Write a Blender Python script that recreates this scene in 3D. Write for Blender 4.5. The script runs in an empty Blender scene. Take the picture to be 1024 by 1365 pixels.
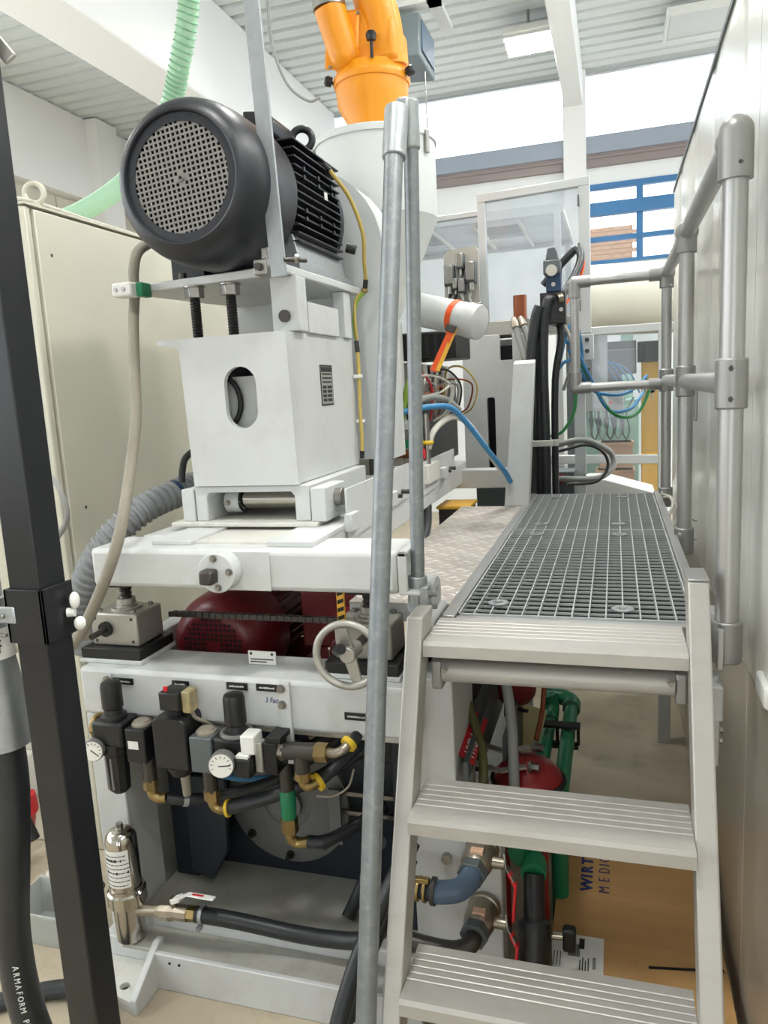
import bpy, bmesh, math, random
from mathutils import Vector, Matrix
from mathutils.geometry import tessellate_polygon
random.seed(7)
SC = bpy.context.scene
COL = SC.collection
PI = math.pi

# ------------------------------------------------------------------ camera, world, light, exposure
cam_d = bpy.data.cameras.new('camera'); cam = bpy.data.objects.new('camera', cam_d); COL.objects.link(cam)
cam_d.sensor_fit = 'HORIZONTAL'; cam_d.sensor_width = 36.0; cam_d.lens = 1000.0/1024.0*36.0
cam_d.clip_start = 0.02; cam_d.clip_end = 200
fw = Vector((308.0, -179.5, 1000.0)).normalized()            # hall axis seen from the camera (x right, y down, z ahead)
up = -Vector((338.0, (1000.0**2 + 308.0*338.0)/179.5, 1000.0)).normalized()
rt = fw.cross(up)
cam.matrix_world = Matrix(((rt.x, -rt.y, -rt.z, 0.0), (fw.x, -fw.y, -fw.z, 0.0), (up.x, -up.y, -up.z, 1.6), (0, 0, 0, 1)))
SC.camera = cam

w = bpy.data.worlds.new('overcast_sky'); SC.world = w; w.use_nodes = True
bgn = w.node_tree.nodes['Background']; bgn.inputs[0].default_value = (0.93, 0.97, 1.0, 1); bgn.inputs[1].default_value = 2.3

def area(name, loc, rot, sx, sy, watt, color=(1, 1, 1)):
    d = bpy.data.lights.new(name, 'AREA'); d.shape = 'RECTANGLE'; d.size = sx; d.size_y = sy; d.energy = watt; d.color = color
    o = bpy.data.objects.new(name, d); COL.objects.link(o); o.location = loc; o.rotation_euler = rot
    return o
HALL_AND_ADDED_LAMPS = [(-0.755, 7.82), (-0.755, 5.6), (-0.755, 3.4), (-0.755, 0.6), (1.7, -1.2), (1.7, 0.6), (1.7, 2.4), (1.7, 4.2), (1.7, 6.0), (-5.0, 4.2), (-5.0, 0.6)]  # first one hangs in view, the others are added to light the hall
for i, (x, y) in enumerate(HALL_AND_ADDED_LAMPS):
    area('hall_or_added_lamp_light', (x, y, 4.775), (0, 0, 0), 0.42, 0.42, 75, (1.0, 1.0, 0.98))

vs = SC.view_settings
vs.view_transform = 'Standard'; vs.look = 'None'; vs.gamma = 1.0; vs.exposure = 0.57
try: vs.use_curve_mapping = False
except Exception: pass

# ------------------------------------------------------------------ materials
def lin(h):
    h = h.lstrip('#'); c = [int(h[i:i+2], 16)/255 for i in (0, 2, 4)]
    return tuple(x/12.92 if x <= 0.04045 else ((x+0.055)/1.055)**2.4 for x in c) + (1.0,)
MATS = {}
def mat(name, col, rough=0.5, metal=0.0, var=0.06, scale=6.0, bump=0.0, bscale=60.0, dirt=None, dirt_amt=0.0, spec=0.5,
        stretch=(1, 1, 1), emit=None, estr=0.0, alpha=1.0, trans=0.0, coat=0.0):
    m = bpy.data.materials.new(name); m.use_nodes = True; nt = m.node_tree; N = nt.nodes; L = nt.links
    b = N['Principled BSDF']; c = lin(col)
    tc = N.new('ShaderNodeTexCoord'); mp = N.new('ShaderNodeMapping'); mp.inputs['Scale'].default_value = stretch
    geo = N.new('ShaderNodeNewGeometry')
    L.new(geo.outputs['Position'], mp.inputs[0])
    nz = N.new('ShaderNodeTexNoise'); nz.inputs['Scale'].default_value = scale; nz.inputs['Detail'].default_value = 5
    L.new(mp.outputs[0], nz.inputs['Vector'])
    mx = N.new('ShaderNodeMix'); mx.data_type = 'RGBA'
    lo = tuple(max(0, v*(1-var*1.6)) for v in c[:3]) + (1,); hi = tuple(min(1, v*(1+var)) for v in c[:3]) + (1,)
    mx.inputs[6].default_value = lo; mx.inputs[7].default_value = hi
    L.new(nz.outputs[0], mx.inputs[0]); out = mx.outputs[2]
    if dirt:
        n2 = N.new('ShaderNodeTexNoise'); n2.inputs['Scale'].default_value = scale*2.3; n2.inputs['Detail'].default_value = 9; n2.inputs['Roughness'].default_value = 0.7
        L.new(mp.outputs[0], n2.inputs['Vector'])
        rp = N.new('ShaderNodeValToRGB'); rp.color_ramp.elements[0].position = 0.5; rp.color_ramp.elements[1].position = 0.8
        L.new(n2.outputs[0], rp.inputs[0])
        mm = N.new('ShaderNodeMath'); mm.operation = 'MULTIPLY'; mm.inputs[1].default_value = dirt_amt; L.new(rp.outputs[0], mm.inputs[0])
        m2 = N.new('ShaderNodeMix'); m2.data_type = 'RGBA'; L.new(mm.outputs[0], m2.inputs[0]); L.new(out, m2.inputs[6]); m2.inputs[7].default_value = lin(dirt)
        out = m2.outputs[2]
    L.new(out, b.inputs['Base Color'])
    b.inputs['Roughness'].default_value = rough; b.inputs['Metallic'].default_value = metal
    b.inputs['Specular IOR Level'].default_value = spec
    if coat: b.inputs['Coat Weight'].default_value = coat
    if bump:
        n3 = N.new('ShaderNodeTexNoise'); n3.inputs['Scale'].default_value = bscale; n3.inputs['Detail'].default_value = 3; L.new(mp.outputs[0], n3.inputs['Vector'])
        bp = N.new('ShaderNodeBump'); bp.inputs['Strength'].default_value = bump; bp.inputs['Distance'].default_value = 0.004
        L.new(n3.outputs[0], bp.inputs['Height']); L.new(bp.outputs[0], b.inputs['Normal'])
    if emit:
        b.inputs['Emission Color'].default_value = lin(emit); b.inputs['Emission Strength'].default_value = estr
    if trans: b.inputs['Transmission Weight'].default_value = trans; b.inputs['IOR'].default_value = 1.45
    if alpha < 1: b.inputs['Alpha'].default_value = alpha
    MATS[name] = m
    return m
mat('machine_white', '#c9cbca', 0.42, 0, 0.04, 4, dirt='#988d76', dirt_amt=0.24)
mat('white_dirty', '#d3d2cb', 0.5, 0, 0.05, 4, dirt='#7a6648', dirt_amt=0.4)
mat('tray_metal', '#b3b2aa', 0.45, 0.2, 0.1, 5, dirt='#7b6038', dirt_amt=0.5)
mat('wall_white', '#ecEEEE', 0.7, 0, 0.02, 1.5)
mat('wall_beige', '#cfcabb', 0.7, 0, 0.02, 1.5)
mat('ceiling_sheet', '#d9dddb', 0.6, 0, 0.03, 2)
mat('beam_white', '#efefed', 0.75, 0, 0.02, 1.0)
mat('floor_concrete', '#b7ab95', 0.6, 0, 0.12, 2.2, dirt='#5f523f', dirt_amt=0.55, bump=0.15)
mat('cabinet_beige', '#c6c3b2', 0.33, 0, 0.03, 2, dirt='#9c9680', dirt_amt=0.12)
mat('sheet_white', '#d9d9d1', 0.22, 0, 0.02, 1.2, bump=0.04, bscale=3, stretch=(1, 2, .3))
mat('sheet_lower', '#cbc5b8', 0.3, 0.3, 0.04, 1.2, bump=0.03, bscale=3, stretch=(1, 2, .3))
mat('aluminium', '#b9b9b8', 0.36, 0.75, 0.06, 10, stretch=(1, 1, .15), dirt='#80807e', dirt_amt=0.15)
mat('alu_tread', '#bdbab4', 0.42, 0.3, 0.05, 7, stretch=(.3, 1, 1), dirt='#938b80', dirt_amt=0.4)
mat('alu_profile', '#c3c5c5', 0.4, 0.55, 0.04, 8)
mat('fitting_grey', '#a2a2a0', 0.42, 0.7, 0.06, 20)
mat('galvanised', '#8b9093', 0.46, 0.65, 0.14, 22, dirt='#c9cccb', dirt_amt=0.4)
mat('galv_light', '#a9adaf', 0.42, 0.7, 0.1, 30, dirt='#d9dada', dirt_amt=0.3)
mat('grating_steel', '#c6c9c8', 0.42, 0.3, 0.08, 30)
mat('cell_dark', '#202524', 0.9, 0, 0.2, 40, bump=0.6, bscale=150)
mat('chequer', '#a8a099', 0.42, 0.5, 0.06, 12, dirt='#6b6158', dirt_amt=0.35)
mat('black_paint', '#14161a', 0.32, 0, 0.1, 5, dirt='#4a4a48', dirt_amt=0.12)
mat('motor_black', '#1b1d24', 0.4, 0, 0.08, 5)
mat('black_rubber', '#191a1b', 0.6, 0, 0.15, 12)
mat('hose_black', '#26292c', 0.42, 0, 0.15, 12, dirt='#3f4140', dirt_amt=0.3)
mat('black_plastic', '#101113', 0.42, 0, 0.1, 12, dirt='#4a4945', dirt_amt=0.18)
mat('grille_grey', '#7f7c77', 0.5, 0.2, 0.06, 12)
mat('dark_void', '#0c0d0f', 0.8, 0, 0.1, 4)
mat('orange_paint', '#e8920c', 0.4, 0, 0.03, 4)
mat('green_hose', '#a6cdae', 0.45, 0, 0.05, 10)
mat('green_hose_dark', '#7fb58d', 0.5, 0, 0.05, 10)
mat('hopper_white', '#cfd2cf', 0.5, 0, 0.03, 3, dirt='#a9aaa6', dirt_amt=0.15)
mat('guard_grey', '#c3c6c7', 0.42, 0, 0.02, 3)
mat('steel', '#a09d98', 0.28, 0.95, 0.08, 15)
mat('steel_shiny', '#b9b4aa', 0.16, 1.0, 0.05, 20)
mat('steel_dark', '#55524f', 0.4, 0.8, 0.12, 20)
mat('cast_silver', '#b5b3ab', 0.4, 0.6, 0.08, 12, dirt='#8a8578', dirt_amt=0.2)
mat('motor_red', '#701a22', 0.34, 0, 0.1, 6, dirt='#36090e', dirt_amt=0.3)
mat('red_paint', '#8e1f22', 0.4, 0, 0.08, 6)
mat('bright_red', '#c8202a', 0.35, 0, 0.04, 8)
mat('brass', '#a48d5f', 0.3, 0.9, 0.1, 20, dirt='#5f5235', dirt_amt=0.4)
mat('nickel', '#a39a8b', 0.34, 0.85, 0.1, 20, dirt='#6d6557', dirt_amt=0.3)
mat('yellow_plastic', '#d9b62c', 0.45, 0, 0.04, 10)
mat('yellow_wire', '#b9a256', 0.45, 0, 0.05, 20)
mat('green_wire', '#7c9a35', 0.45, 0, 0.05, 20)
mat('cable_beige', '#8d8678', 0.55, 0, 0.1, 10, dirt='#5e5748', dirt_amt=0.3)
mat('cable_grey', '#8f908c', 0.5, 0, 0.08, 12)
mat('cable_white', '#c9c6bc', 0.5, 0, 0.05, 12)
mat('hose_grey', '#7d8081', 0.5, 0, 0.05, 12)
mat('blue_wire', '#3f86b7', 0.4, 0, 0.05, 10)
mat('olive', '#57552f', 0.5, 0, 0.08, 20)
mat('pale_yellow', '#d8cd96', 0.5, 0, 0.08, 20)
mat('green_cable', '#2f8a4c', 0.4, 0, 0.05, 10)
mat('blue_plastic', '#52667c', 0.45, 0, 0.05, 10)
mat('blue_frame', '#3d74a6', 0.5, 0, 0.03, 4)
mat('blue_dark', '#18202a', 0.5, 0, 0.1, 4)
mat('blue_valve', '#1d3c5e', 0.4, 0, 0.08, 10)
mat('pipe_green', '#1f7a52', 0.4, 0, 0.06, 8)
mat('disc_grey', '#6c6c69', 0.6, 0.1, 0.1, 10)
mat('grey_dark_metal', '#5d6466', 0.45, 0.2, 0.1, 8)
mat('label_white', '#dfdfda', 0.5, 0, 0.02, 20)
mat('label_black', '#161617', 0.45, 0, 0.02, 20)
mat('ink_black', '#222222', 0.6, 0, 0, 5)
mat('ink_blue', '#20306e', 0.6, 0, 0, 5)
mat('ink_white', '#d8d8d4', 0.6, 0, 0, 5)
mat('ink_red', '#c0232c', 0.5, 0, 0, 5)
mat('cardboard', '#c99d66', 0.8, 0, 0.08, 3, stretch=(.15, 9, 9), dirt='#8c6434', dirt_amt=0.2, bump=0.1, bscale=14)
mat('gauge_face', '#e6e4dc', 0.35, 0, 0.02, 10)
mat('amber', '#e0cf9f', 0.2, 0, 0.25, 60, trans=0.6)
mat('orange_strap', '#e4561c', 0.55, 0, 0.05, 30)
mat('yellow_strap', '#e8b23c', 0.55, 0, 0.05, 30)
mat('roll_cream', '#dcd9c9', 0.5, 0, 0.02, 3, dirt='#b3aa8c', dirt_amt=0.2)
mat('yellow_machine', '#ffc247', 0.5, 0, 0.04, 3)
mat('peach', '#e6bb9d', 0.6, 0, 0.04, 4)
mat('mint', '#93b9a8', 0.55, 0, 0.04, 3)
mat('copper', '#8a4a2c', 0.4, 0.3, 0.05, 10)
mat('plastic_tub', '#b9bcb8', 0.4, 0, 0.05, 5, alpha=0.85)
mat('brick_far', '#93745a', 0.8, 0, 0.2, 8)
mat('band_blue', '#9aa3b0', 0.6, 0, 0.03, 3)
mat('band_mauve', '#8f8483', 0.6, 0, 0.06, 3)
mat('lamp_glow', '#f5f7f2', 0.5, 0, 0, 3, emit='#f4f8f2', estr=2.2)
mat('heater_grey', '#6f7a7d', 0.5, 0.1, 0.05, 4)
mat('terrace', '#efeee8', 0.6, 0, 0.02, 3, trans=0.0)

def plexi(name, tint, haze, rough=0.05):
    m = bpy.data.materials.new(name); m.use_nodes = True; nt = m.node_tree; N = nt.nodes; L = nt.links; N.remove(N['Principled BSDF'])
    tr = N.new('ShaderNodeBsdfTransparent'); tr.inputs[0].default_value = lin(tint)
    df = N.new('ShaderNodeBsdfDiffuse'); df.inputs[0].default_value = lin('#d8dde4')
    tl = N.new('ShaderNodeBsdfTranslucent'); tl.inputs[0].default_value = lin('#d8dde4')
    gl = N.new('ShaderNodeBsdfGlossy'); gl.inputs[1].default_value = rough if False else 0.06
    ad = N.new('ShaderNodeMixShader'); ad.inputs[0].default_value = 0.6; L.new(df.outputs[0], ad.inputs[1]); L.new(tl.outputs[0], ad.inputs[2])
    nz = N.new('ShaderNodeTexNoise'); nz.inputs['Scale'].default_value = 3.0; nz.inputs['Detail'].default_value = 4
    gp = N.new('ShaderNodeNewGeometry'); L.new(gp.outputs['Position'], nz.inputs['Vector'])
    mr = N.new('ShaderNodeMapRange'); mr.inputs[1].default_value = 0.3; mr.inputs[2].default_value = 0.7; mr.inputs[3].default_value = haze*0.7; mr.inputs[4].default_value = haze*1.3
    L.new(nz.outputs[0], mr.inputs[0])
    m1 = N.new('ShaderNodeMixShader'); L.new(mr.outputs[0], m1.inputs[0]); L.new(tr.outputs[0], m1.inputs[1]); L.new(ad.outputs[0], m1.inputs[2])
    fr = N.new('ShaderNodeFresnel'); fr.inputs[0].default_value = 1.45
    m2 = N.new('ShaderNodeMixShader'); L.new(fr.outputs[0], m2.inputs[0]); L.new(m1.outputs[0], m2.inputs[1]); L.new(gl.outputs[0], m2.inputs[2])
    L.new(m2.outputs[0], N['Material Output'].inputs[0]); MATS[name] = m
    return m
plexi('plexi_hazy', '#f6f9fc', 0.22)
plexi('plexi_clear', '#f2f5f8', 0.10)
plexi('window_glass', '#fbfdff', 0.03)
plexi('canopy_sheet', '#ffffff', 0.80)

# ------------------------------------------------------------------ geometry helpers
def V(*a): return Vector(a)
def basis(d):
    d = Vector(d).normalized()
    a = Vector((0, 0, 1)) if abs(d.z) < 0.92 else Vector((1, 0, 0))
    x = d.cross(a).normalized(); y = d.cross(x).normalized()
    return x, y, d
def smooth_path(pts, sub=6):
    P = [Vector(p) for p in pts]
    if len(P) < 3: return P
    out = []
    Q = [P[0]*2-P[1]] + P + [P[-1]*2-P[-2]]
    for i in range(1, len(Q)-2):
        p0, p1, p2, p3 = Q[i-1], Q[i], Q[i+1], Q[i+2]
        for k in range(sub):
            t = k/sub
            out.append(0.5*((2*p1)+(-p0+p2)*t+(2*p0-5*p1+4*p2-p3)*t*t+(-p0+3*p1-3*p2+p3)*t**3))
    out.append(P[-1])
    return out
class G:
    def __init__(s): s.v = []; s.f = []
    def box(s, x0, x1, y0, y1, z0, z1):
        b = len(s.v)
        for z in (z0, z1):
            for y in (y0, y1):
                for x in (x0, x1): s.v.append(Vector((x, y, z)))
        s.f += [tuple(b+i for i in q) for q in ((0, 2, 3, 1), (4, 5, 7, 6), (0, 1, 5, 4), (2, 6, 7, 3), (0, 4, 6, 2), (1, 3, 7, 5))]
        return s
    def obox(s, c, size, R):
        b = len(s.v); c = Vector(c)
        for z in (-.5, .5):
            for y in (-.5, .5):
                for x in (-.5, .5): s.v.append(c + R @ Vector((x*size[0], y*size[1], z*size[2])))
        s.f += [tuple(b+i for i in q) for q in ((0, 2, 3, 1), (4, 5, 7, 6), (0, 1, 5, 4), (2, 6, 7, 3), (0, 4, 6, 2), (1, 3, 7, 5))]
        return s
    def bar(s, p0, p1, a, b2, upv=(0, 0, 1)):
        p0 = Vector(p0); p1 = Vector(p1); d = (p1-p0).normalized(); u = Vector(upv)
        x = d.cross(u).normalized(); z = x.cross(d).normalized()
        R = Matrix((x, d, z)).transposed()
        return s.obox((p0+p1)/2, (a, (p1-p0).length, b2), R)
    def cyl(s, p0, p1, r, r2=None, n=16, cap=True, rot=0.0):
        p0 = Vector(p0); p1 = Vector(p1); r2 = r if r2 is None else r2
        return s.lathe(p0, p1-p0, [(0, r), ((p1-p0).length, r2)], n, cap, rot)
    def lathe(s, p, axis, prof, n=16, cap=True, rot=0.0):
        p = Vector(p); x, y, d = basis(axis); b = len(s.v)
        for (t, r) in prof:
            for i in range(n):
                a = 2*PI*i/n+rot; s.v.append(p+d*t+x*(r*math.cos(a))+y*(r*math.sin(a)))
        m = len(prof)
        for k in range(m-1):
            for i in range(n):
                j = (i+1) % n
                s.f.append((b+k*n+i, b+k*n+j, b+(k+1)*n+j, b+(k+1)*n+i))
        if cap:
            s.f.append(tuple(b+i for i in reversed(range(n)))); s.f.append(tuple(b+(m-1)*n+i for i in range(n)))
        return s
    def tube(s, pts, r, n=10, sub=6, sm=True, cap=True, rfun=None):
        P = smooth_path(pts, sub) if sm else [Vector(p) for p in pts]
        b = len(s.v); m = len(P); u = None
        for k in range(m):
            d = (P[min(k+1, m-1)]-P[max(k-1, 0)])
            if d.length < 1e-9: d = Vector((0, 0, 1))
            d.normalize()
            if u is None: u, _, _ = basis(d)
            u = (u-d*u.dot(d)).normalized(); vv = d.cross(u)
            rr = r if rfun is None else rfun(k, m)
            for i in range(n):
                a = 2*PI*i/n; s.v.append(P[k]+u*(rr*math.cos(a))+vv*(rr*math.sin(a)))
        for k in range(m-1):
            for i in range(n):
                j = (i+1) % n
                s.f.append((b+k*n+i, b+k*n+j, b+(k+1)*n+j, b+(k+1)*n+i))
        if cap:
            s.f.append(tuple(b+i for i in reversed(range(n)))); s.f.append(tuple(b+(m-1)*n+i for i in range(n)))
        return s
    def prism(s, polys, M, d):
        """polys: outer outline then holes, in 2D; M maps (u,v,w) to world; extruded w from 0 to d"""
        if not isinstance(polys[0][0], (tuple, list)): polys = [polys]
        pp = [[Vector((a, b2, 0)) for a, b2 in P] for P in polys]
        tris = tessellate_polygon(pp); flat = [q for P in pp for q in P]; nn = len(flat); b = len(s.v)
        for q in flat: s.v.append(M @ Vector((q.x, q.y, 0)))
        for q in flat: s.v.append(M @ Vector((q.x, q.y, d)))
        for t in tris:
            s.f.append((b+t[0], b+t[2], b+t[1])); s.f.append((b+nn+t[0], b+nn+t[1], b+nn+t[2]))
        o = 0
        for P in pp:
            k = len(P)
            for i in range(k):
                j = (i+1) % k; s.f.append((b+o+i, b+o+j, b+nn+o+j, b+nn+o+i))
            o += k
        return s
    def sphere(s, c, r, n=12, m=8, sc=(1, 1, 1)):
        c = Vector(c); b = len(s.v)
        s.v.append(c+Vector((0, 0, -r*sc[2])))
        for k in range(1, m):
            a = -PI/2+PI*k/m
            for i in range(n):
                t = 2*PI*i/n; s.v.append(c+Vector((r*math.cos(a)*math.cos(t)*sc[0], r*math.cos(a)*math.sin(t)*sc[1], r*math.sin(a)*sc[2])))
        s.v.append(c+Vector((0, 0, r*sc[2]))); top = len(s.v)-1
        for i in range(n):
            j = (i+1) % n; s.f.append((b, b+1+j, b+1+i)); s.f.append((top, b+1+(m-2)*n+i, b+1+(m-2)*n+j))
        for k in range(m-2):
            for i in range(n):
                j = (i+1) % n; q = b+1+k*n; s.f.append((q+i, q+j, q+n+j, q+n+i))
        return s
    def torus(s, c, axis, R, r, n=28, k=10, a0=0, a1=2*PI):
        x, y, d = basis(axis); c = Vector(c); full = abs(a1-a0-2*PI) < 1e-6
        pts = [c+x*(R*math.cos(a0+(a1-a0)*i/n))+y*(R*math.sin(a0+(a1-a0)*i/n)) for i in range(n+1)]
        return s.tube(pts, r, k, sm=False, cap=not full)
YZ = Matrix(((0, 0, 1, 0), (1, 0, 0, 0), (0, 1, 0, 0), (0, 0, 0, 1)))       # (u,v,w) -> (y,z,x)
XZ = Matrix(((1, 0, 0, 0), (0, 0, 1, 0), (0, 1, 0, 0), (0, 0, 0, 1)))       # (u,v,w) -> (x,z,y)
XY = Matrix.Identity(4)
def at(M, x=0, y=0, z=0): return Matrix.Translation((x, y, z)) @ M
def circ(cx, cy, r, n=24, a0=0.0): return [(cx+r*math.cos(a0+2*PI*i/n), cy+r*math.sin(a0+2*PI*i/n)) for i in range(n)]

ORG = {}
def world_of(o):
    p = Vector((0, 0, 0))
    while o is not None:
        p = p+Vector(o.location); o = o.parent
    return p
def build(name, g, m, parent=None, bevel=0.0, smooth=True, seg=2, ang=38):
    me = bpy.data.meshes.new(name); vs_ = g.v
    if parent is not None: org = world_of(parent)
    else:
        xs = [v.x for v in vs_]; ys = [v.y for v in vs_]; zs = [v.z for v in vs_]
        org = Vector(((min(xs)+max(xs))/2, (min(ys)+max(ys))/2, min(zs)))
    me.from_pydata([tuple(v-org) for v in vs_], [], g.f); me.update()
    if bevel: pass
    bm = bmesh.new(); bm.from_mesh(me); bmesh.ops.recalc_face_normals(bm, faces=bm.faces); bm.to_mesh(me); bm.free()
    if smooth:
        me.polygons.foreach_set('use_smooth', [True]*len(me.polygons)); me.set_sharp_from_angle(angle=math.radians(ang))
    if not isinstance(m, (list, tuple)): m = [m]
    for q in m: me.materials.append(MATS[q] if isinstance(q, str) else q)
    o = bpy.data.objects.new(name, me); COL.objects.link(o)
    if parent is None: o.location = org
    else: o.parent = parent
    if bevel:
        bv = o.modifiers.new('bevel', 'BEVEL'); bv.width = bevel; bv.segments = seg; bv.limit_method = 'ANGLE'; bv.angle_limit = math.radians(35); bv.harden_normals = False
    return o
def tag(o, label, cat, group=None, kind=None):
    o['label'] = label; o['category'] = cat
    if group: o['group'] = group
    if kind: o['kind'] = kind
    return o
def struct(o, label=None):
    o['kind'] = 'structure'
    if label: o['label'] = label
    return o
def thing(name, label, cat, loc, group=None):
    o = bpy.data.objects.new(name, None); COL.objects.link(o); o.location = loc; o.empty_display_size = 0.05
    return tag(o, label, cat, group)
def clone(o, delta, parent=None):
    c = o.copy(); COL.objects.link(c); c.parent = parent
    if parent is None: c.location = Vector(o.location)+Vector(delta)
    for ch in list(o.children):
        if ch.name != c.name: clone(ch, (0, 0, 0), c)
    return c
def shared(proto, parent, loc):
    c = proto.copy(); COL.objects.link(c); c.parent = parent; c.location = Vector(loc); return c
def text(name, s, size, M, m, parent, ext=0.0006, align='LEFT', sx=1.0, shear=0.0, off=0.0):
    cu = bpy.data.curves.new(name+'_curve', 'FONT'); cu.body = s; cu.size = size; cu.extrude = ext; cu.align_x = align; cu.resolution_u = 2; cu.shear = shear; cu.offset = off
    to = bpy.data.objects.new(name+'_tmp', cu); COL.objects.link(to)
    dg = bpy.context.evaluated_depsgraph_get(); me = bpy.data.meshes.new_from_object(to.evaluated_get(dg))
    bpy.data.objects.remove(to); bpy.data.curves.remove(cu)
    org = world_of(parent) if parent else Vector((0, 0, 0))
    me.transform(Matrix.Translation(-org) @ M @ Matrix.Diagonal((sx, 1, 1, 1)))
    me.materials.clear(); me.materials.append(MATS[m])
    o = bpy.data.objects.new(name, me); COL.objects.link(o)
    if parent: o.parent = parent
    return o
def frame_m(o, xd, yd):
    xd = Vector(xd).normalized(); yd = Vector(yd); yd = (yd-xd*yd.dot(xd)).normalized(); zd = xd.cross(yd)
    M = Matrix((xd, yd, zd)).transposed().to_4x4(); M.translation = Vector(o); return M
FRONT = lambda x, y, z: frame_m((x, y, z), (1, 0, 0), (0, 0, 1))           # faces -y
RIGHT = lambda x, y, z: frame_m((x, y, z), (0, 1, 0), (0, 0, 1))           # faces +x
def bolt(parent, p, axis, r=0.008, h=0.006, m='steel', name='bolt'):
    g = G(); a = Vector(axis).normalized(); g.lathe(p, a, [(0, r*1.5), (h*.3, r*1.5)], 12); g.lathe(Vector(p)+a*h*.3, a, [(0, r), (h, r)], 6)
    return build(name, g, m, parent)

# ================================================================== the hall
g = G().box(-6.2, 6.0, -5.0, 9.6, -0.1, 0.0)
struct(build('floor', g, 'floor_concrete', smooth=False), 'stained beige concrete hall floor')
# ceiling of trapezoidal steel sheet, ribs running across the hall
g = G(); prof = []; y = -5.0; p = 0.2; zc = 5.0
while y < 9.4:
    prof += [(y, zc), (y+0.13, zc), (y+0.145, zc+0.05), (y+0.185, zc+0.05)]; y += p
prof += [(9.5, zc), (9.5, zc+0.12), (-5.0, zc+0.12)]
g.prism(prof, at(YZ, x=-6.2), 12.2)
struct(build('ceiling', g, 'ceiling_sheet', smooth=False), 'grey trapezoidal steel sheet roof with cross ribs')
# roof beams
g = G().box(-3.75, -3.3, -5.0, 9.4, 4.12, 5.0)
struct(build('trim_1', g, 'beam_white', bevel=0.02), 'deep white concrete roof beam above the beige cabinet')
g = G().box(-0.53, -0.33, -1.0, 9.41, 4.62, 5.0)
struct(build('trim_2', g, 'beam_white', bevel=0.01), 'slim white roof beam beside the hanging lamp')
g = G().box(-0.55, -0.30, 9.30, 9.46, 0, 4.99)
struct(build('trim_3', g, 'beam_white', bevel=0.008), 'white column dividing the long window strip')
# left wall, with an unseen opening added to let light in
g = G().box(-6.3, -6.2, 6.0, 9.6, 0, 5.0).box(-6.3, -6.2, -5.0, 6.0, 0, 1.0).box(-6.3, -6.2, -5.0, 6.0, 4.0, 5.0)
wl = struct(build('wall_left', g, 'wall_beige', smooth=False), 'beige panelled hall wall behind the cabinet')
build('beam', G().box(-6.2, -6.05, -5.0, 9.4, 4.05, 4.98), 'beam_white', wl)
for i in range(2):
    build('panel', G().box(-6.2, -6.175, 6.0+i*1.7, 7.68+i*1.7, 0.05, 4.02), 'wall_beige', wl, bevel=0.006)
for i in range(6): build('added_mullion', G().box(-6.3, -6.2, -5.0+i*2.1, -4.9+i*2.1, 1.0, 4.0), 'alu_profile', wl)
build('column', G().box(-6.2, -5.9, 8.2, 8.6, 0, 4.98), 'beam_white', wl)
# back wall with the window strip (opening z 4.29-4.98)
wb = G().box(-6.2, 6.0, 9.40, 9.55, 0.0, 2.90)
wb.box(-6.2, -3.4, 9.40, 9.55, 2.90, 5.0); wb.box(-3.4, -0.30, 9.40, 9.55, 2.90, 3.98); wb.box(-0.30, 6.0, 9.40, 9.55, 3.78, 3.98); wb.box(5.7, 6.0, 9.40, 9.55, 2.90, 3.78)
wbo = struct(build('wall_back', wb, 'wall_white', smooth=False), 'white end wall below the window strip')
build('ledge', G().box(-3.4, 6.0, 9.335, 9.60, 4.10, 4.29), 'band_blue', wbo, bevel=0.01)
build('cable_duct', G().box(-3.4, 6.0, 9.345, 9.60, 3.96, 4.10), 'band_mauve', wbo, bevel=0.006)
build('pipe', G().cyl((-3.4, 9.345, 4.06), (6.0, 9.345, 4.06), 0.022, n=10), 'band_mauve', wbo)
w1 = bpy.data.objects.new('window_1', None); COL.objects.link(w1); w1.location = (0, 9.45, 4.29); struct(w1, 'long overexposed window strip under the roof')
build('window_frame', G().box(-3.4, 6.0, 9.43, 9.49, 4.29, 4.315).box(-3.4, 6.0, 9.43, 9.49, 4.965, 4.99), 'alu_profile', w1)
for x0, x1 in ((-3.38, -0.56), (-0.29, 5.98)):
    build('pane', G().box(x0, x1, 9.455, 9.465, 4.315, 4.965), 'window_glass', w1, smooth=False)
# blue framed window behind the guard, lengthened out of view for extra light
w2 = bpy.data.objects.new('window_2', None); COL.objects.link(w2); w2.location = (0.6, 9.45, 2.9); struct(w2, 'blue framed window in the end wall')
g = G().box(-0.30, 5.7, 9.38, 9.46, 3.72, 3.78).box(-0.30, 5.7, 9.38, 9.46, 2.90, 2.94)
for xm in (0.24, 1.2, 2.2, 3.2, 4.2, 5.2): g.box(xm, xm+0.07, 9.38, 9.46, 2.94, 3.72)
build('window_frame', g, 'blue_frame', w2, smooth=False)
build('transom', G().box(-0.30, 5.7, 9.34, 9.44, 3.43, 3.57), 'blue_frame', w2, smooth=False)
build('transom', G().box(-0.30, 5.7, 9.37, 9.45, 3.15, 3.20), 'blue_frame', w2, smooth=False)
for x0, x1 in ((-0.30, 0.24), (0.31, 1.2), (1.27, 2.2), (2.27, 3.2), (3.27, 4.2), (4.27, 5.2), (5.27, 5.7)):
    for z0, z1 in ((2.94, 3.15), (3.20, 3.43), (3.57, 3.72)):
        build('pane', G().box(x0, x1, 9.415, 9.425, z0, z1), 'window_glass', w2, smooth=False)
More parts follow.
